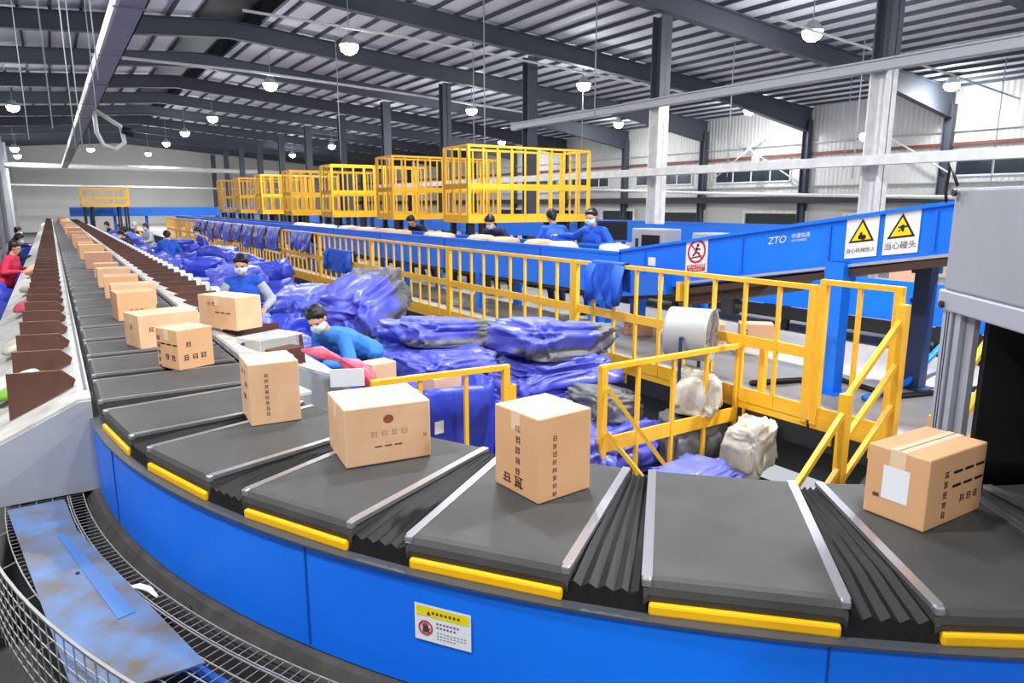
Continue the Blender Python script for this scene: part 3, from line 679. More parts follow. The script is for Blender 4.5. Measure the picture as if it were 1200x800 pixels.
def warn(text,hand):
    def d(sg,o,eu,ev,w,h):
        mb=MB(); tri(mb,o,eu,ev,w/2,h*.36,w*.80,.0005); mb.build('triangle_border','ink_black',sg,fix=False)
        mb=MB(); tri(mb,o,eu,ev,w/2,h*.36+w*.06,w*.60,.0012); mb.build('triangle_field','sign_y',sg,fix=False)
        mb=MB(); q=o+NX*.002
        c=lambda a,b:q+eu*(w*a)+ev*(h*b)
        def disc(a,b,r): mb.add([c(a,b)+eu*r*math.cos(k*PI/6)+ev*r*math.sin(k*PI/6) for k in range(12)],[tuple(range(12))])
        def ln(a,b,e,f,t_): mb.bar(c(a,b),c(e,f),t_,.0008,NX)
        if hand:
            disc(.45,.49,.018); disc(.56,.47,.024); ln(.45,.58,.49,.50,.014); ln(.5,.6,.5,.5,.012); ln(.4,.45,.62,.43,.012); ln(.58,.5,.64,.46,.012)
        else:
            disc(.53,.60,.02); ln(.4,.6,.66,.605,.014); ln(.5,.58,.56,.5,.02); ln(.47,.55,.42,.5,.01)
        mb.build('pictogram','ink_black',sg,fix=False)
        mb=MB(); n=len(text); sz=min(w*.92/n,.075)
        vs,fs=textmesh(text,sz*1.0,q+eu*(w/2)+ev*(h*.13),eu,ev,'CENTER'); mb.add(vs,fs); mb.build('lettering','ink_black',sg,fix=False)
    return d
sign(3.62,3.33,1.875,2.245,'white sign with a yellow triangle and hand pictogram, left of the two triangle signs',warn('当心机械伤人',True))
sign(3.28,2.99,1.925,2.295,'white sign with a yellow triangle and head-bump pictogram, right of the two triangle signs',warn('当心碰头',False))
def nocross(sg,o,eu,ev,w,h):
    c=o+eu*w/2+ev*h*.64; r=w*.42
    ring=[c+eu*rr*math.cos(k*PI/12)+ev*rr*math.sin(k*PI/12)+NX*.001 for rr in (r,r*.80) for k in range(24)]
    mb=MB(); mb.add(ring,[(k,(k+1)%24,24+(k+1)%24,24+k) for k in range(24)])
    mb.bar(c+(-eu+ev)*r*.62+NX*.002,c+(eu-ev)*r*.62+NX*.002,.02,.0008,NX); mb.build('prohibition_ring','sign_r',sg,fix=False)
    mb=MB()
    def ln(a,b,e,f,t_): mb.bar(c+eu*r*a+ev*r*b+NX*.0015,c+eu*r*e+ev*r*f+NX*.0015,t_,.0008,NX)
    k=[c+eu*(r*.12+.018*math.cos(i*PI/5))+ev*(r*.5+.018*math.sin(i*PI/5))+NX*.0015 for i in range(10)]; mb.add(k,[tuple(range(10))])
    ln(.05,.35,-.1,-.05,.03); ln(-.1,-.05,.3,-.15,.02); ln(.3,-.15,.35,-.45,.018); ln(-.1,-.05,-.4,-.35,.02); ln(0,.2,.4,.15,.016); ln(-.6,-.5,.6,-.42,.014)
    mb.build('pictogram','ink_black',sg,fix=False)
    mb=MB(); q=o+NX*.0008; mb.add([q+eu*w*a+ev*h*b for a,b in ((.08,.04),(.92,.04),(.92,.26),(.08,.26))],[(0,1,2,3)]); mb.build('red_field','sign_r',sg,fix=False)
    mb=MB(); vs,fs=textmesh('禁止跨越',w*.2,o+NX*.0018+eu*w/2+ev*h*.17,eu,ev,'CENTER'); mb.add(vs,fs); vs,fs=textmesh('NO CROSSING',w*.09,o+NX*.0018+eu*w/2+ev*h*.08,eu,ev,'CENTER'); mb.add(vs,fs); mb.build('lettering','whitep',sg,fix=False)
sign(5.50,5.19,1.585,1.955,'white sign with a red prohibition circle on the blue incline',nocross)
# sticker on the curved panel
a0,a1=math.radians(32.9),math.radians(35.27)
sg=thing('safety_sticker','white and yellow safety sticker with a red hand circle on the curved blue panel','sticker',(.85,1.7,1.1))
rs=4.638
def SP(u,v,l=0): 
    a=a0+(a1-a0)*u; return Vector((CX-(rs+l)*math.cos(a),CY-(rs+l)*math.sin(a),1.04+.122*v))
def spatch(name,m,u0,v0,u1,v1,l):
    mb=MB(); mb.grid([[SP(u0+(u1-u0)*i/6,v0,l),SP(u0+(u1-u0)*i/6,v1,l)] for i in range(7)]); return mb.build(name,m,sg,fix=False)
spatch('board','whitep',0,0,1,1,0); spatch('header_strip','sign_y',.03,.68,.97,.95,.0006)
eu=(SP(1,0)-SP(0,0)).normalized(); ev=Vector((0,0,1)); nn=eu.cross(ev)
mb=MB(); c=SP(.2,.36,.0012); r=.025
mb.add([c+eu*q*math.cos(k*PI/12)+ev*q*math.sin(k*PI/12) for q in(r,r*.78) for k in range(24)],[(k,(k+1)%24,24+(k+1)%24,24+k) for k in range(24)])
mb.bar(c+(-eu+ev)*r*.6,c+(eu-ev)*r*.6,.004,.0005,nn); mb.build('prohibition_ring','sign_r',sg,fix=False)
mb=MB(); mb.box(c-ev*.005,(.02,.02,.0006),ax=(eu,ev,nn))
for i in range(4): mb.bar(c+eu*(-.0075+.005*i)+ev*.004,c+eu*(-.0075+.005*i)+ev*(.013+.003*(i in(1,2))),.0035,.0006,nn)
mb.bar(c+eu*.009-ev*.008,c+eu*.016+ev*.001,.004,.0006,nn); mb.build('hand_pictogram','brown',sg,fix=False)
mb=MB()
for i,(v,n) in enumerate(((.55,7),(.44,6),(.30,9),(.22,9),(.14,6))):
    for k in range(n):
        p=SP(.40+k*.06,v,.0008); mb.bar(p,p+eu*.006,.005 if i<2 else .002,.0004,nn)
for k in range(7): p=SP(.32+k*.075,.81,.0012); mb.bar(p,p+eu*.0075,.008,.0004,nn)
tri_o=SP(.22,.73,.0012); mb.add([tri_o,tri_o+eu*.016,tri_o+eu*.008+ev*.014],[(0,1,2)])
mb.build('small_print','ink',sg,fix=False)
# ================================================================ SCANNING GATE
c0=Vector((2.846,1.307,0)); e=Vector((-.65,-.76,0)).normalized(); bk=Vector((.76,-.65,0)).normalized()
t=thing('scanning_gate','grey scanning gate with dark tunnel standing over the belt at right','scanning gate',c0)
def gp(a,b,z): return c0+e*a+bk*b+Vector((0,0,z))
def gbox(name,a0,a1,b0,b1,z0,z1,m,bev=0,par=None):
    mb=MB(); p=gp((a0+a1)/2,(b0+b1)/2,(z0+z1)/2); mb.box(p,(a1-a0,b1-b0,z1-z0),ax=(e,bk,Vector((0,0,1)))); return mb.build(name,m,par or t,bevel=bev)
gbox('hood',-.04,1.75,0,1.1,2.03,2.41,'grey_panel',.01); gbox('hood_rim',-.05,1.76,-.012,1.11,1.955,2.03,'alu',.006)
gbox('side_panel',.005,.02,.2,1.1,.02,1.955,'dark')
for a,b in ((0,0),(1.62,0),(0,1.0),(1.62,1.0)):
    gbox('leg',a-.02,a+.05,b,b+.07,0,1.955,'alu',.004); 
for a in (.012,.03): gbox('leg_groove',a,a+.004,-.002,.01,.0,1.95,'dark')
gbox('door_strip',.06,.10,.01,.05,0,1.955,'alu'); gbox('hinge_strip',.105,.16,.03,.05,0,1.955,'grey_panel')
gbox('back_panel',.0,1.75,1.06,1.08,.9,1.955,'black'); gbox('inner_screen',.17,.2,.06,1.0,1.42,1.955,'black')
for z in (1.975,2.395):
    for a in (.0,): 
        mb=MB(); p=gp(a,-.013,z); mb.tube([p,p-bk*.012],.014,8); mb.build('bolt','dark',t)
mb=MB(); mb.tube([gp(.3,.25,1.95),gp(.34,.25,1.8),gp(.28,.25,1.7),gp(.4,.25,1.62),gp(.36,.25,1.5)],.016,8); mb.tube([gp(.42,.3,1.95),gp(.5,.3,1.75),gp(.44,.3,1.6),gp(.5,.3,1.45)],.014,8); mb.tube([gp(.2,.2,1.78),gp(.3,.2,1.74),gp(.4,.2,1.78)],.01,6); mb.build('cables','cable',t,smooth=True)
gbox('blue_sensor',.5,.62,.2,.3,1.75,1.86,'blue_dark',.01)
mb=MB(); mb.tube([gp(.02,-.02,2.42),gp(-.03,-.03,2.5),gp(-.045,-.03,2.4),gp(-.03,-.03,2.36)],.006,6); mb.build('loose_cable','cable',t,smooth=True)
# ================================================================ DRUM FAN
fc=Vector((4.72,4.28,1.21)); fd=Vector((.44,-.90,0)).normalized(); fr_=Vector((0,0,1)).cross(fd); rad=.235
t=thing('drum_fan','pale grey drum fan on a navy stand in front of the guard rail','fan',(fc.x,fc.y,0))
mb=MB(); g=[]
for a,r in ((-.19,rad*.9),(-.19,rad),(-.17,rad),(.17,rad),(.19,rad*1.03),(.19,rad*.94),(-.17,rad*.9)):
    g.append([fc+fd*a+(fr_*math.cos(k*PI/16)+Vector((0,0,1))*math.sin(k*PI/16))*r for k in range(32)])
mb.grid(g,True); mb.build('drum','fan',t,smooth=True,fix=True)
for a in (.185,-.185):
    mb=MB()
    for r in (.05,.09,.13,.17,.2,.228):
        mb.tube([fc+fd*a+(fr_*math.cos(k*PI/14)+Vector((0,0,1))*math.sin(k*PI/14))*r for k in range(29)],.003,5,False)
    for k in range(10): u=fr_*math.cos(k*PI/5)+Vector((0,0,1))*math.sin(k*PI/5); mb.tube([fc+fd*a+u*.04,fc+fd*a+u*.232],.003,5)
    mb.build('guard','wire',t)
for k in range(4):
    u=fr_*math.cos(k*PI/2+.4)+Vector((0,0,1))*math.sin(k*PI/2+.4); w_=u.cross(fd); mb=MB()
    mb.grid([[fc+u*r+w_*s*(.03+.12*r)+fd*s*.04+fd*.06 for s in(-1,0,1)] for r in (.04,.12,.2,.23)]); mb.build('blade','alu',t,fix=False,smooth=True)
mb=MB(); mb.tube([fc-fd*.12,fc+fd*.08],.06,12); mb.build('motor','dark',t)
for s in (-1,1):
    mb=MB(); p=fc+fr_*s*.30; mb.tube([p+Vector((0,0,.02)),Vector((p.x,p.y,.03))],.016,8); q1=Vector((p.x,p.y,.02)); mb.tube([q1-fd*.24,q1+fd*.24],.016,8); mb.tube([fc+fr_*s*.255,p],.02,8); mb.build('stand_leg','navy_steel',t)
mb=MB(); a=fc+fr_*-.3; b=fc+fr_*.3; mb.tube([(a.x,a.y,.80),(b.x,b.y,.80)],.016,8); mb.build('cross_bar','navy_steel',t); mb=MB(); mb.tube([(a.x,a.y,.3),(b.x,b.y,.3)],.016,8); mb.build('cross_bar','navy_steel',t)
# ================================================================ BACKGROUND MACHINES
def belt_line(x0,x1,y0,y1,zb_,zt_,label,m='blue_far'):
    t=thing('belt_conveyor',label,'conveyor',(x0,y0,.63))
    for x in (x0,x1): mb=MB(); mb.b2((x-.02,y0,zb_),(x+.02,y1,zt_)); mb.build('side_panel',m,t)
    mb=MB(); mb.b2((x0+.02,y0,zt_-.16),(x1-.02,y1,zt_-.12)); mb.build('belt','dark',t)
    n=int((y1-y0)/3)
    for k in range(n+1):
        y=y0+.2+k*(y1-y0-.4)/max(1,n)
        for x in (x0,x1): mb=MB(); mb.b2((x-.05,y-.05,.63),(x+.05,y+.05,zb_)); mb.build('leg',m,t)
belt_line(11.8,12.7,5.2,40,1.45,1.88,'blue belt conveyor running behind the incline, beside the inner columns')
belt_line(16.5,17.6,4,44,1.3,1.8,'pale blue belt conveyor beyond the inner columns')
t=thing('belt_conveyor','far blue cross conveyor under the distant yellow platform','conveyor',(1.2,51,.2))
for y in (51,52): mb=MB(); mb.b2((1.0,y-.03,1.65),(13,y+.03,2.2)); mb.build('side_panel','blue_far',t)
mb=MB(); mb.b2((1.0,51.03,2.0),(13,51.97,2.05)); mb.build('belt','dark',t)
for x in (2.1,3.4,5.2,8,11): mb=MB(); mb.b2((x-.08,51.4,0 if x<5 else .63),(x+.08,51.6,1.65)); mb.build('leg','blue_far',t)
for i,(x,y,w,h) in enumerate(((10.0,9.9,.9,1.25),(10.2,8.5,.85,1.2))):
    t=thing('control_cabinet',['pale control cabinet behind the worker, left of the tall white column','pale control cabinet right of the tall white column with a dark display'][i],'cabinet',(x,y,.63),'pale control cabinets')
    mb=MB(); mb.b2((x,y,.63),(x+.5,y+w,.63+h)); mb.build('body','alu',t,bevel=.02)
    mb=MB(); mb.b2((x-.012,y+.1,.63+h-.42),(x,y+w-.3,.63+h-.12)); mb.build('display','black',t)
    mb=MB(); mb.b2((x-.012,y+w-.2,.63+h-.4),(x,y+w-.12,.63+h-.2)); mb.build('handle','dark',t)
t=thing('monitor','black monitor on an arm beside the pale control cabinet','monitor',(9.2,10.5,1.5))
mb=MB(); mb.box((9.2,10.5,1.86),(.05,.62,.36),.5); mb.build('screen','black',t,bevel=.01)
mb=MB(); mb.tube([(9.25,10.5,.63),(9.25,10.5,1.8)],.03,8); mb.build('stand','navy_steel',t)
pipe('floor_cable',[(5.5,4.2,.66),(6.4,3.9,.65),(6.2,3.2,.65),(7.2,2.9,.65),(8.0,3.2,.65),(8.3,2.6,.65)],.03,'cable','black cable lying across the walkway floor behind the stairs','cable')
pipe('floor_cable',[(5.9,3.3,.66),(6.6,3.3,.7),(7.4,3.4,.95),(8.3,3.5,1.0)],.028,'blue','blue cable running from the post of the incline','cable')
# ================================================================ SOFT THINGS
def sack_mesh(name,w,d,h,seed,mats,flat=.5,crease=.2,sub=5,grey_end=False,mouth=False):
    bm=bmesh.new(); bmesh.ops.create_icosphere(bm,subdivisions=sub,radius=1)
    sd=Vector((seed*7.13,seed*3.7,seed*1.9))
    for v in bm.verts:
        c=v.co.copy()
        q=Vector((math.copysign(abs(c.x)**flat,c.x),math.copysign(abs(c.y)**flat,c.y),math.copysign(abs(c.z)**(flat+.1),c.z)))
        wv=Vector((noise.noise(c*1.7+sd),noise.noise(c*1.7-sd),noise.noise(c*1.9+sd*2)))*.45
        n1=noise.noise(c*1.3+sd); n2=(1-abs(noise.noise(Vector((c.x*1.6,c.y*3.4,c.z*2.6))+wv+sd))*2.2); n2=math.copysign(abs(n2)**1.6,n2); n3=1-abs(noise.noise(c*4.2+wv*2+sd))*2.4
        k=.93+.30*n1+crease*.95*n2+crease*.42*n3
        if c.z<-.2: k=min(k,1.02)
        q*=k
        if q.z<-.72: q.z=-.72-(q.z+.72)*-.12
        v.co=Vector((q.x*w/2,q.y*d/2,q.z*h/2))
    me=bpy.data.meshes.new(name); bm.to_mesh(me); bm.free()
    for m in mats: me.materials.append(M[m])
    if grey_end:
        for p in me.polygons:
            c=p.center
            if c.x>w*.24 or (c.z<-h*.05 and c.y<-d*.2): p.material_index=1
    for p in me.polygons: p.use_smooth=True
    return me
def sack(x,y,z,w,d,h,label,m='sack',rz=0,seed=1,tilt=0,grey=False,group='woven sacks in the lower aisle',sub=5,rx=0):
    t=thing('woven_sack',label,'sack',(x,y,z),group); t.rotation_euler=(rx,tilt,rz)
    me=sack_mesh('body',w,d,h,seed,[m,'sack_grey'],grey_end=grey,sub=sub,crease=.2 if m!='sack_white' else .11)
    o=bpy.data.objects.new('body',me); COL.objects.link(o); o.parent=t; return t
S=[ # x y z w d h label mat rz tilt grey
 (3.32,8.75,.98,1.15,.85,.80,'big violet blue sack with a grey end, highest of the heap behind the bending worker','sack3',.5,-.35,True),
 (3.1,8.9,.35,1.2,.95,.75,'blue sack at the bottom of the heap, under the big grey-ended sack','sack2',.2,0,False),
 (2.98,10.2,.86,1.15,.8,.52,'loose violet sack behind the bending worker, left of the big grey-ended sack','sack3',.9,-.1,False),
 (3.0,10.3,.34,1.2,.9,.7,'blue sack low under the loose violet sack','sack2',.3,0,False),
 (3.68,7.25,.86,1.25,.75,.34,'flat violet blue sack spread on top of the pile, right of the big grey-ended sack','sack3',.25,.12,True),
 (3.55,6.95,.56,1.25,.8,.36,'crumpled blue sack under the flat spread sack','sack',-.1,.05,False),
 (3.6,7.1,.2,1.2,.9,.42,'dark blue sack at the bottom under the flat spread sack','sack2',.4,0,False),
 (3.32,6.3,.62,.95,.6,.38,'folded blue sack in front of the flat spread sack, behind the short yellow rail','sack',.2,.1,False),
 (3.38,6.2,.22,1.0,.8,.44,'dark blue sack on the floor below the folded blue sack','sack2',.5,0,False),
 (3.92,5.35,1.05,1.0,.72,.38,'violet and grey sack on top of the stack left of the fan','sack3',.15,.1,True),
 (3.86,5.25,.75,1.0,.78,.34,'blue sack second from the top of the stack left of the fan','sack',-.1,-.06,False),
 (3.78,5.1,.46,1.05,.8,.36,'rumpled blue sack third from the top of the stack left of the fan','sack2',.2,0,False),
 (3.8,5.15,.17,1.1,.9,.36,'blue sack at the bottom of the stack left of the fan','sack2',0,0,False),
 (3.98,4.62,.55,.62,.5,.34,'small grey sack leaning on the stack, behind the near yellow rail','sack_grey',.3,.2,False),
 (4.0,4.45,.22,1.0,.6,.45,'blue sack lying behind the near yellow rail','sack',.1,0,False),
 (3.45,4.3,.28,.75,.6,.5,'violet blue sack left of the near yellow rail post','sack3',.7,.1,False),
 (4.0,3.55,.16,.75,.5,.34,'flat violet sack on the floor in front of the near yellow rail','sack3',.15,0,False),
 (4.66,4.12,.68,.42,.36,.46,'off-white sack slumped against the navy fan stand','sack_white',.5,.2,False),
 (4.62,4.14,.25,.7,.32,.5,'dark grey sack under the off-white sack by the fan stand','sack_grey',0,0,False),
 (4.78,3.62,.30,.40,.34,.52,'off-white sack standing below the yellow rail, near the stairs','sack_white',.2,-.2,False),
 (2.1,7.6,.45,.8,.6,.85,'blue sack hung open beside the right chutes, left of the bending worker','sack',.2,0,False),
 (2.15,8.5,.5,.7,.6,.95,'open blue sack between the masked woman and the bending worker','sack2',.8,0,False),
 (2.8,9.5,.55,.6,.5,.9,'dark blue sack at the elbow of the masked woman','sack2',.1,0,False),
 (2.0,10.7,.6,.75,.6,1.1,'tall blue sack just behind the masked woman','sack',.1,0,False),
]
for i,a in enumerate(S):
    x,y,z,w,d,h,lab,m,rz,tl,gr=a; sack(x,y,z,w,d,h,lab,m,rz,i+3,tl,gr)
rr=random.Random(21); i=0
for y in (11.9,12.8,14.0,15.2,16.4,17.6,19.0,20.4,21.8,23.4,25.2,27,29,31.5,34):
    for x in ((2.05,3.0) if y<24 else (2.1,)):
        i+=1
        if y==21.8 and x>2.5: continue
        sack(x+rr.uniform(-.1,.1),y+rr.uniform(-.2,.2),.5,.85,.75,rr.uniform(1.0,1.35),'blue woven sack standing in the aisle beyond the masked woman, %s from her'%nth(i),rr.choice(['sack','sack2','sack3','sack']),rr.uniform(-.6,.6),50+i,rr.uniform(-.1,.1),sub=3,group='woven sacks far along the aisle')
i=0
for y,x in ((12.2,2.5),(13.1,3.2),(14.5,2.4),(15.6,3.3),(18.6,3.4),(22.6,3.1),(27.0,2.1),(29.0,2.1),(31.5,2.1)):
    i+=1
    sack(x,y,1.10,.8,.66,.46,'violet sack lying atop the aisle sacks behind the masked woman, %s from her'%nth(i),rr.choice(['sack3','sack2','sack2','sack']),rr.uniform(-.6,.6),140+i,rr.uniform(-.2,.2),sub=4,group='woven sacks far along the aisle')
for i,(y,h) in enumerate(((13.2,.9),(15.1,1.0),(18.4,1.0),(23.4,1.1),(29,1.1))):
    sack(-.98,y+.4,.45,.55,.6,h,'dark blue sack beside the left chutes, %s from the front'%nth(i+1),'sack2',.2,90+i,0,sub=3,group='woven sacks beside the left chutes')
# open upright sack behind the short rail with cartons inside
t=thing('open_sack','upright dark blue open sack with a white tag, behind the short yellow rail','sack',(2.62,5.02,0))
bm=bmesh.new(); g=[]; NZ,NA=16,56
mb=MB()
for i in range(NZ+1):
    f=i/NZ; row=[]
    for k in range(NA):
        a=2*PI*k/NA; c,s_=math.cos(a),math.sin(a); q=Vector((math.copysign(abs(c)**.5,c)*.36,math.copysign(abs(s_)**.5,s_)*.27,0))
        n=noise.noise(Vector((c*2,s_*2,f*3)))*.10+(1-abs(noise.noise(Vector((c*3.5,s_*3.5,f*2+4))))*2)*.05
        q*=(1+n+.05*math.sin(f*PI)); row.append(Vector((2.62,5.02,.02+f*(.90+.07*noise.noise(Vector((c,s_,9))))))+q)
    g.append(row)
g+= [[p+ (Vector((2.62,5.02,p.z))-p)*.06 for p in g[-1]]]+[[p+(Vector((2.62,5.02,p.z))-p)*.1-Vector((0,0,.5)) for p in g[-1]]]
mb.grid(g,True); n=len(mb.v); mb.f.append(list(range(NA-1,-1,-1))); mb.mi.append(0); mb.f.append(list(range(n-NA,n))); mb.mi.append(0)
mb.build('body','sack2',t,smooth=True)
mb=MB(); mb.box((2.40,4.735,.62),(.08,.012,.10),.1); mb.build('tag','whitep',t)
carton((2.46,4.92,.74),10,.28,.2,.22,'pale carton sticking out of the open dark blue sack',(),'carton2','cartons off the belt',simple=True)
carton((2.14,5.45,.78),8,.24,.2,.24,'small carton with a green printed base beside the open sack',[('rect','R',.5,.2,.20,4,'green')],'carton2','cartons off the belt',simple=True)
sack(2.22,5.62,.36,.6,.5,.85,'blue sack under the small green-printed carton','sack2',.1,71,0)
# chute clutter near the man
t=thing('clear_crate','grey clear plastic crate on the right chutes in front of the bending worker','crate',(1.25,5.2,1.2))
def crate_part(c,d): return MB().box((1.27+(Matrix.Rotation(.45,3,'Z')@Vector((c[0],c[1],0))).x,5.26+(Matrix.Rotation(.45,3,'Z')@Vector((c[0],c[1],0))).y,c[2]),d,.45)
mb=MB()
for c,d in (((0,0,1.30),(.38,.26,.008)),((0,.13,1.345),(.38,.008,.09)),((0,-.13,1.345),(.38,.008,.09)),((.19,0,1.345),(.008,.26,.09)),((-.19,0,1.345),(.008,.26,.09))):
    q=crate_part(c,d); mb.add(q.v,q.f)
mb.build('crate_body','clear',t)
crate_part((0,0,1.395),(.40,.28,.008)).build('lid','clear',t)
carton((1.24,4.96,1.20),24,.24,.2,.13,'dark brown open carton on the chute in front of the bending worker',(),'brown','cartons off the belt',simple=True)
t=thing('plastic_bundle','twisted pink plastic film bundle on the chute end behind the belt','plastic film',(1.7,4.9,1.2))
mb=MB(); pts=[Vector((1.42,4.92,1.33)),Vector((1.52,4.88,1.31)),Vector((1.64,4.82,1.25)),Vector((1.75,4.78,1.18)),Vector((1.83,4.73,1.08)),Vector((1.86,4.70,.98))]
mb.tube(pts,[.010,.030,.018,.05,.066,.02],18)
for v in mb.v: v+= Vector((noise.noise(v*17),noise.noise(v*15+Vector((3,0,0))),noise.noise(v*16)))*.035+Vector((noise.noise(v*45),noise.noise(v*42),noise.noise(v*40)))*.016
mb.build('film','pink',t,smooth=True)
mb=MB(); mb.prism([(0,0),(.24,0),(.24,.13),(0,.13)],(1.56,4.78,1.06),(.93,-.37,0),(0,0,1),(0,.01,0)); tag(mb.build('white_panel','whitep'),'white sloping board at the near end of the right chutes','board')
# ---------------------------------------------------------------- draped cloth
def drape(name,y0,y1,x,z,l_front,l_back,m,label,cat,group,seed,sleeves=True,belly=.03):
    t=thing(name,label,cat,(x,(y0+y1)/2,z),group); NU,NV=26,30; g=[]
    sd=Vector((seed*2.7,seed,0)); tot=l_front+l_back
    for i in range(NU+1):
        u=i/NU; row=[]
        for j in range(NV+1):
            v=j/NV*tot-l_back; dn=abs(v); side=-1 if v>0 else 1
            L=l_front if v>0 else l_back
            hem=1+.18*noise.noise(Vector((u*3,seed,side)))
            drop=max(0,dn-.04)*hem; amp=min(1,dn/.35)
            fold=math.sin(u*PI*5+seed+2*noise.noise(Vector((u*2,dn,seed))))*.028*amp+.05*noise.noise(Vector((u*4,dn*5,seed)))*amp
            yy=y0+(y1-y0)*(u+.05*amp*noise.noise(Vector((dn*3,u*2,seed+5)))); yy=(yy-(y0+y1)/2)*(1-.18*amp*(1 if side<0 else .5))+(y0+y1)/2
            row.append(Vector((x+side*(min(dn,.04)+belly*amp)+side*abs(fold)*1.2,yy,z+.012-drop)))
        g.append(row)
    mb=MB(); mb.grid(g); inner=[[p+Vector((-.012 if p.x>x else .012,0,-.008)) for p in r] for r in g]; mb.grid(inner)
    o=mb.build('cloth',m,t,smooth=True,fix=False)
    if sleeves:
        for s,yy in ((0,y0+.04),(1,y1-.04)):
            mb=MB(); mb.tube([(x-.06,yy,z-.02),(x-.10,yy+.02*s,z-.15),(x-.12,yy-.03,z-.3),(x-.11,yy+.01,z-.42*min(1,l_front/.42))],[.05,.065,.06,.05],12)
            for v in mb.v: v+=Vector((noise.noise(v*9+sd),noise.noise(v*8),0))*.02
            mb.build('sleeve',m,t,smooth=True)
    return t
drape('hanging_jacket',5.46,5.98,5.0,1.74,.46,.36,'jacket','blue work jacket draped over the guard rail, left of the fan','jacket','jackets on the guard rail',1)
drape('hanging_jacket',13.5,14.9,5.0,1.42,.5,.3,'jacket','smaller blue jacket hung on the guard rail behind the grey-ended sack','jacket','jackets on the guard rail',2)
drape('hanging_jacket',15.9,17.6,5.0,1.72,.45,.3,'sack2','dark blue cloth heaped over the guard rail, left of the smaller hung jacket','jacket','jackets on the guard rail',3,False,.08)
for i in range(9):
    y=18.6+i*1.45; drape('draped_sack',y,y+1.3,5.0,1.75,R_.uniform(.5,.75),.3,R_.choice(['sack','sack3','sack']),'empty violet blue sack draped over the far guard rail, %s beyond the heaped blue cloth'%nth(i+1),'sack','empty sacks draped on the guard rail',10+i,False,.07)
for k in range(4):
    y=11.8+4*k
# ================================================================ PEOPLE
def capsule(mb,p,q,r0,r1,n=12):
    p,q=Vector(p),Vector(q); d=q-p
    if d.length<1e-4: d=Vector((0,0,.001)); q=p+d
    d.normalize(); pts=[];rs=[]
    for a in (-85,-60,-30): pts.append(p+d*r0*math.sin(math.radians(a))); rs.append(r0*math.cos(math.radians(a)))
    pts.append(p); rs.append(r0); pts.append(q); rs.append(r1)
    for a in (30,60,85): pts.append(q+d*r1*math.sin(math.radians(a))); rs.append(r1*math.cos(math.radians(a)))
    mb.tube(pts,rs,n)
def remesh(mb,voxel,name,m,parent,smooth=2,wr=0,seed=0):
    me=bpy.data.meshes.new('tmp'); me.from_pydata(mb.v,[],mb.f)
    bm=bmesh.new(); bm.from_mesh(me); bmesh.ops.recalc_face_normals(bm,faces=bm.faces); bm.to_mesh(me); bm.free()
    ob=bpy.data.objects.new('tmp',me); COL.objects.link(ob)
    md=ob.modifiers.new('r','REMESH'); md.mode='VOXEL'; md.voxel_size=voxel
    if smooth: sm=ob.modifiers.new('s','SMOOTH'); sm.iterations=smooth; sm.factor=.5
    dg=bpy.context.evaluated_depsgraph_get(); nm=bpy.data.meshes.new_from_object(ob.evaluated_get(dg))
    bpy.data.objects.remove(ob); bpy.data.meshes.remove(me)
    if wr:
        for v in nm.vertices:
            c=v.co; v.co=c+v.normal*wr*((1-abs(noise.noise(c*9+Vector((seed,0,0))))*2)+.6*noise.noise(c*17))
    nm.name=name; nm.materials.clear(); nm.materials.append(M[m])
    for p in nm.polygons: p.use_smooth=True
    o=bpy.data.objects.new(name,nm); COL.objects.link(o); o.parent=parent; return o
def ik(a,c,l1,l2,pole):
    a,c,pole=Vector(a),Vector(c),Vector(pole); d=c-a; L=min(d.length,l1+l2-.01); d.normalize(); c=a+d*L
    x=(l1*l1-l2*l2+L*L)/(2*L); h=math.sqrt(max(0,l1*l1-x*x)); pv=pole-d*pole.dot(d); pv.normalize()
    return a+d*x+pv*h,c
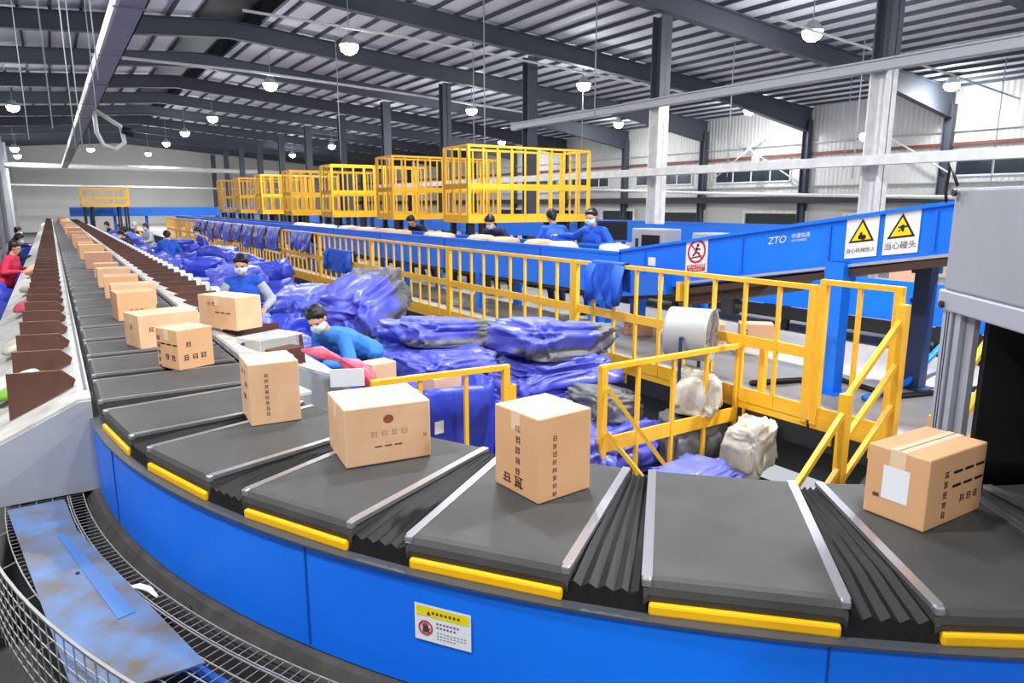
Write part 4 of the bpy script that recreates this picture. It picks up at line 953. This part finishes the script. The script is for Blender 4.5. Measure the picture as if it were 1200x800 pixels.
def person(label,loc,heading,bend=10,hl=(-.25,.35,1.0),hr=(.25,.35,1.0),top='jacket',sleeve=None,legs='navy',mask=True,vox=.012,lookdown=15,turn=0,H=1.68,cap=None,group='workers',hip_z=None,long_hair=False):
    """local frame: x to the person's right, y forward, z up; heading = world direction the person faces"""
    k=H/1.70
    t=thing('person',label,'person',(0,0,0),group)
    b=math.radians(bend); hz=(hip_z or .90*k); hip=Vector((0,0,hz))
    sp=Vector((0,math.sin(b),math.cos(b))); fw=Vector((0,math.cos(b),-math.sin(b))); X=Vector((1,0,0))
    waist=hip+sp*.14*k; chest=hip+sp*.33*k; nb=hip+sp*.50*k
    sh={s:nb+X*s*.175*k-sp*.04*k for s in(-1,1)}
    hb=math.radians(min(bend*.75+lookdown-10,100)); hup=Vector((0,math.sin(hb),math.cos(hb))); 
    neck=nb+hup*.09*k; hc=neck+hup*.10*k; tn=Matrix.Rotation(math.radians(turn),3,hup); hf=tn@Vector((0,math.cos(hb),-math.sin(hb))); hx=tn@X
    hc=hc+hf*.018*k
    body=MB(); 
    def cp(p,q,a,c): capsule(body,p,q,a*k,c*k)
    cp(hip-X*.07,hip+X*.07,.115,.115); cp(hip,waist,.12,.115); cp(waist-X*.05,chest-X*.07,.10,.115); cp(waist+X*.05,chest+X*.07,.10,.115); cp(chest-X*.06,chest+X*.06,.115,.115)
    cp(sh[-1],sh[1],.062,.062); cp(chest,nb,.11,.07); cp(nb,neck+hup*.03,.055,.052)
    # head
    cp(hc+hup*.025,hc+hup*.03-hf*.02,.088,.09); cp(hc-hup*.045+hf*.02,hc+hup*.0+hf*.015,.062,.075); cp(hc-hup*.085+hf*.045,hc-hup*.06+hf*.04,.032,.042)
    cp(hc-hup*.005+hf*.085,hc-hup*.03+hf*.103,.010,.015)
    for s in(-1,1): cp(hc+hx*s*.082-hup*.005,hc+hx*s*.086+hup*.02,.014,.016); cp(hc+hx*s*.032+hup*.028+hf*.075,hc+hx*s*.01+hup*.03+hf*.08,.013,.013)
    cp(hc-hup*.058+hf*.072-hx*.015,hc-hup*.058+hf*.072+hx*.015,.010,.010)
    elb={};hnd={}
    for s,tg in ((-1,hl),(1,hr)):
        e,hd=ik(sh[s],Vector(tg)*1.0,.29*k,.26*k,Vector((s*.5,-.6,-.5))); elb[s],hnd[s]=e,hd
        cp(sh[s],e,.052,.042); cp(e,hd,.042,.027)
        fdir=(hd-e).normalized(); side=fdir.cross(Vector((0,0,1)));
        if side.length<.1: side=Vector((1,0,0))
        side.normalize(); up=side.cross(fdir)
        palm=hd+fdir*.05*k
        for o in (-.024,-.008,.008,.024): cp(hd+side*o*.6,palm+side*o+fdir*.02*k,.015,.014)
        for o,L in ((-.033,.058),(-.011,.072),(.011,.078),(.033,.066)):
            a=palm+side*o*1.0+fdir*.03*k; m_=a+fdir*L*.5*k-up*.008; c_=m_+fdir*L*.42*k-up*.028
            cp(a,m_,.0095,.009); cp(m_,c_,.009,.008)
        th=hd+fdir*.03*k-side*s*-.0
        ts=-s; a=hd+fdir*.025*k+side*ts*.03; m_=a+side*ts*.032+fdir*.03-up*.01; cp(a,m_,.013,.011); cp(m_,m_+fdir*.03*k+side*ts*.006-up*.012,.011,.009)
    kn={};an={}
    for s in(-1,1):
        hj=hip+X*s*.085*k; an[s]=Vector((s*.13*k,-.02+.05*s,.07)); kn[s],_=ik(hj,an[s],.43*k,.43*k,Vector((s*.1,1,0)))
        an[s]=Vector((s*.13*k,-.02+.05*s,.075)); cp(hj,kn[s],.082,.056); cp(kn[s],an[s],.054,.036); cp(an[s]-Vector((0,.03,.03)),an[s]+Vector((0,.13,-.045)),.038,.03)
    bo=remesh(body,vox,'body','skin',t,2)
    sl=sleeve or top
    tp=MB()
    def ct(mb,p,q,a,c): capsule(mb,p,q,a*k,c*k)
    ct(tp,hip-X*.075-sp*.03,hip+X*.075-sp*.03,.135,.135); ct(tp,hip,waist,.142,.135); ct(tp,waist-X*.055,chest-X*.08,.12,.13); ct(tp,waist+X*.055,chest+X*.08,.12,.13); ct(tp,sh[-1]*.98+nb*.02,sh[1]*.98+nb*.02,.078,.078); ct(tp,chest,nb-sp*.0,.125,.078); ct(tp,chest-X*.05,chest+X*.05,.13,.13)
    if sleeve is None:
        for s in(-1,1): ct(tp,sh[s],elb[s],.072,.060); ct(tp,elb[s],elb[s].lerp(hnd[s],.93),.060,.044)
    remesh(tp,vox*1.15,'jacket' if top!='shirt' else 'shirt',top,t,2,.006,loc[1])
    if sleeve:
        for s in(-1,1):
            m2=MB(); ct(m2,sh[s],elb[s],.068,.058); ct(m2,elb[s],elb[s].lerp(hnd[s],.93),.058,.042); remesh(m2,vox,'sleeve',sleeve,t,1,.005,s)
    m2=MB(); ct(m2,hip-X*.07-sp*.02,hip+X*.07-sp*.02,.128,.128)
    for s in(-1,1): ct(m2,hip+X*s*.085*k,kn[s],.098,.072); ct(m2,kn[s],an[s]+Vector((0,0,.02)),.07,.055)
    remesh(m2,vox*1.2,'trousers',legs,t,2,.005,3)
    for s in(-1,1):
        m2=MB(); capsule(m2,an[s]+Vector((0,-.035,-.032)),an[s]+Vector((0,.14,-.038)),.043,.036); m2.box(an[s]+Vector((0,.05,-.066)),(.085,.25,.018)); remesh(m2,.012,'shoe','blackcloth',t,1)
    m2=MB()
    if cap: ct(m2,hc+hup*.045-hf*.01,hc+hup*.05-hf*.01,.105,.104); ct(m2,hc+hup*.06+hf*.06,hc+hup*.05+hf*.14,.05,.03); remesh(m2,.012,'cap',cap,t,2)
    m2=MB(); ct(m2,hc+hup*.045-hf*.022,hc+hup*.055-hf*.03,.097,.096); ct(m2,hc+hup*.0-hf*.05,hc-hup*.03-hf*.055,.075,.055)
    for s in (-1,1): ct(m2,hc+hx*s*.05+hup*.085+hf*.02,hc+hx*s*.07+hup*.03-hf*.01,.036,.028)
    ct(m2,hc+hup*.09+hf*.045-hx*.04,hc+hup*.09+hf*.045+hx*.04,.024,.024)
    if long_hair: ct(m2,hc-hup*.02-hf*.07,hc-hup*.15-hf*.09,.06,.035)
    if not cap: remesh(m2,.011,'hair','hair',t,2,.004,2)
    for s in(-1,1):
        m2=MB(); e=hc+hx*s*.034+hup*.012+hf*.083; capsule(m2,e-hx*.008,e+hx*.008,.0085,.0085,8); m2.build('eye','hair',t,smooth=True)
    if mask:
        m2=MB(); ct(m2,hc-hup*.045+hf*.055-hx*.028,hc-hup*.045+hf*.055+hx*.028,.050,.050); ct(m2,hc-hup*.02+hf*.075,hc-hup*.07+hf*.07,.034,.034); ct(m2,hc-hup*.03-hx*.055+hf*.03,hc-hup*.03+hx*.055+hf*.03,.03,.03); remesh(m2,.009,'face_mask','mask',t,3)
    t.location=loc; t.rotation_euler=(0,0,math.atan2(heading[1],heading[0])-PI/2)
    return t,dict(hc=hc,hf=hf,hx=hx,hup=hup,chest=chest,fw=fw,sp=sp,hnd=hnd,elb=elb)
man,J=person('worker in a light blue shirt and face mask bending over the right chutes',(2.52,6.62,0),(-.93,-.36),62,(-.28,.72,.92),(.12,.60,.84),top='shirt',legs='navy',vox=.010,lookdown=-4,turn=22,H=1.70)
m2=MB(); 
for s in range(25):
    a=2*PI*s/24
pts=[J['hc']+J['hup']*.052+(J['hf']*math.cos(a)*.112+J['hx']*math.sin(a)*.104)-J['hf']*.012 for a in [2*PI*s/24 for s in range(25)]]
m2.tube(pts,.007,6,False); m2.build('headband','sack_white',man,smooth=True)
mb=MB(); a=Vector((.12,.60,.84)); e=J['elb'][1]; capsule(mb,e.lerp(J['hnd'][1],-.05),e.lerp(J['hnd'][1],.75),.066,.052); mb.build('arm_cover','blackcloth',man,smooth=True)
wom,J=person('woman in a blue vest over light grey sleeves and face mask by the chutes',(2.05,9.55,0),(-.45,-.9),8,(-.30,.30,1.05),(.30,.32,1.0),top='jacket',sleeve='greycloth',legs='navy',vox=.011,lookdown=22,turn=0,H=1.72,long_hair=True)
mb=MB()
for k in range(5): mb.box(J['chest']+J['fw']*.141+Vector((-.085+.028*k*1.0-.02,0,.035)),(.018,.004,.022))
mb.build('chest_print','whitep',wom)
wk,J=person('worker in a blue jacket with face mask behind the blue conveyor, one arm stretched sideways',(7.14,8.5,.63),(-.95,-.3),12,(-.30,.34,1.12),(.66,.10,1.24),top='jacket',legs='navy',vox=.012,lookdown=18,H=1.66)
mb=MB(); mb.box(J['chest']+J['fw']*.140-J['sp']*.10,(.34,.012,.025)); mb.build('reflective_strip','whitep',wk)
person('worker in a blue jacket turned away under the edge of the nearest yellow platform',(7.3,9.75,.63),(.2,.98),20,(-.2,.4,1.1),(.25,.42,1.2),top='jacket',mask=False,vox=.014,H=1.66)
b1,_=person('worker in black bending behind the blue conveyor under the second yellow platform',(7.35,14.9,.63),(-.9,-.3),48,(-.25,.5,.9),(.25,.5,.9),top='blackcloth',vox=.015,mask=False)
person('worker in a dark navy jacket leaning behind the blue conveyor under the nearest yellow platform',(7.25,11.4,.63),(-.9,-.4),42,(-.25,.5,.95),(.25,.5,.95),top='navy',vox=.015,mask=True)
person('worker with black hair and a bright blue jacket seen from behind in the far aisle',(2.6,21.3,0),(.15,1),22,(-.25,.42,1.0),(.25,.42,1.0),top='jacket',vox=.016,mask=False)
person('worker with dark hair standing between blue sacks, right of the one in bright blue',(3.95,23.5,0),(-.9,-.2),18,(-.25,.4,1.0),(.25,.4,1.0),top='sack2',vox=.018)
person('worker with a white cap and yellow vest far down the right aisle',(2.9,31.5,0),(-1,0),12,(-.25,.4,1.0),(.25,.4,1.0),top='yellow',sleeve='navy',cap='white',vox=.02)
person('worker in dark navy clothes leaning towards the right chutes, far down the aisle',(2.05,24.2,0),(-1,.1),30,(-.25,.5,1.1),(.25,.5,1.1),top='navy',vox=.02)
person('worker in black clothes beside the right chutes near the far end',(2.05,33,0),(-1,0),15,(-.25,.45,1.1),(.25,.45,1.1),top='blackcloth',vox=.02)
person('worker in a red jacket with black hair at the left edge beside the left chutes',(-.86,16.6,0),(.9,-.3),18,(-.25,.35,1.1),(.25,.35,1.1),top='redcloth',vox=.016,mask=False)
person('worker in dark clothes beyond the one in red on the left side',(-.95,21,0),(.9,.2),20,(-.25,.4,1.1),(.25,.4,1.1),top='navy',vox=.02)
person('worker in black farthest along the left chutes',(-1.1,27,0),(.9,0),15,(-.25,.4,1.1),(.25,.4,1.1),top='blackcloth',vox=.02)
rp=random.Random(5)
for k in range(16):
    y=7.2+k*.95+rp.uniform(-.2,.2); soft_parcel(6.35+rp.uniform(-.12,.12),y,1.74,.42,.5,.18,rp.choice(['sack_white','carton3','whitep','carton2']),'pale parcel on the level blue belt conveyor, %s from the incline'%nth(k+1),seed=k+30,rz=rp.uniform(0,3))
person('worker in a navy jacket among the aisle sacks, just beyond the one in bright blue',(2.15,26.1,0),(-1,.1),20,(-.25,.45,1.1),(.25,.45,1.1),top='navy',vox=.02)
person('worker in a grey jacket among the far aisle sacks',(3.0,29.0,0),(-.9,-.4),12,(-.25,.4,1.0),(.25,.4,1.0),top='greycloth',vox=.02)
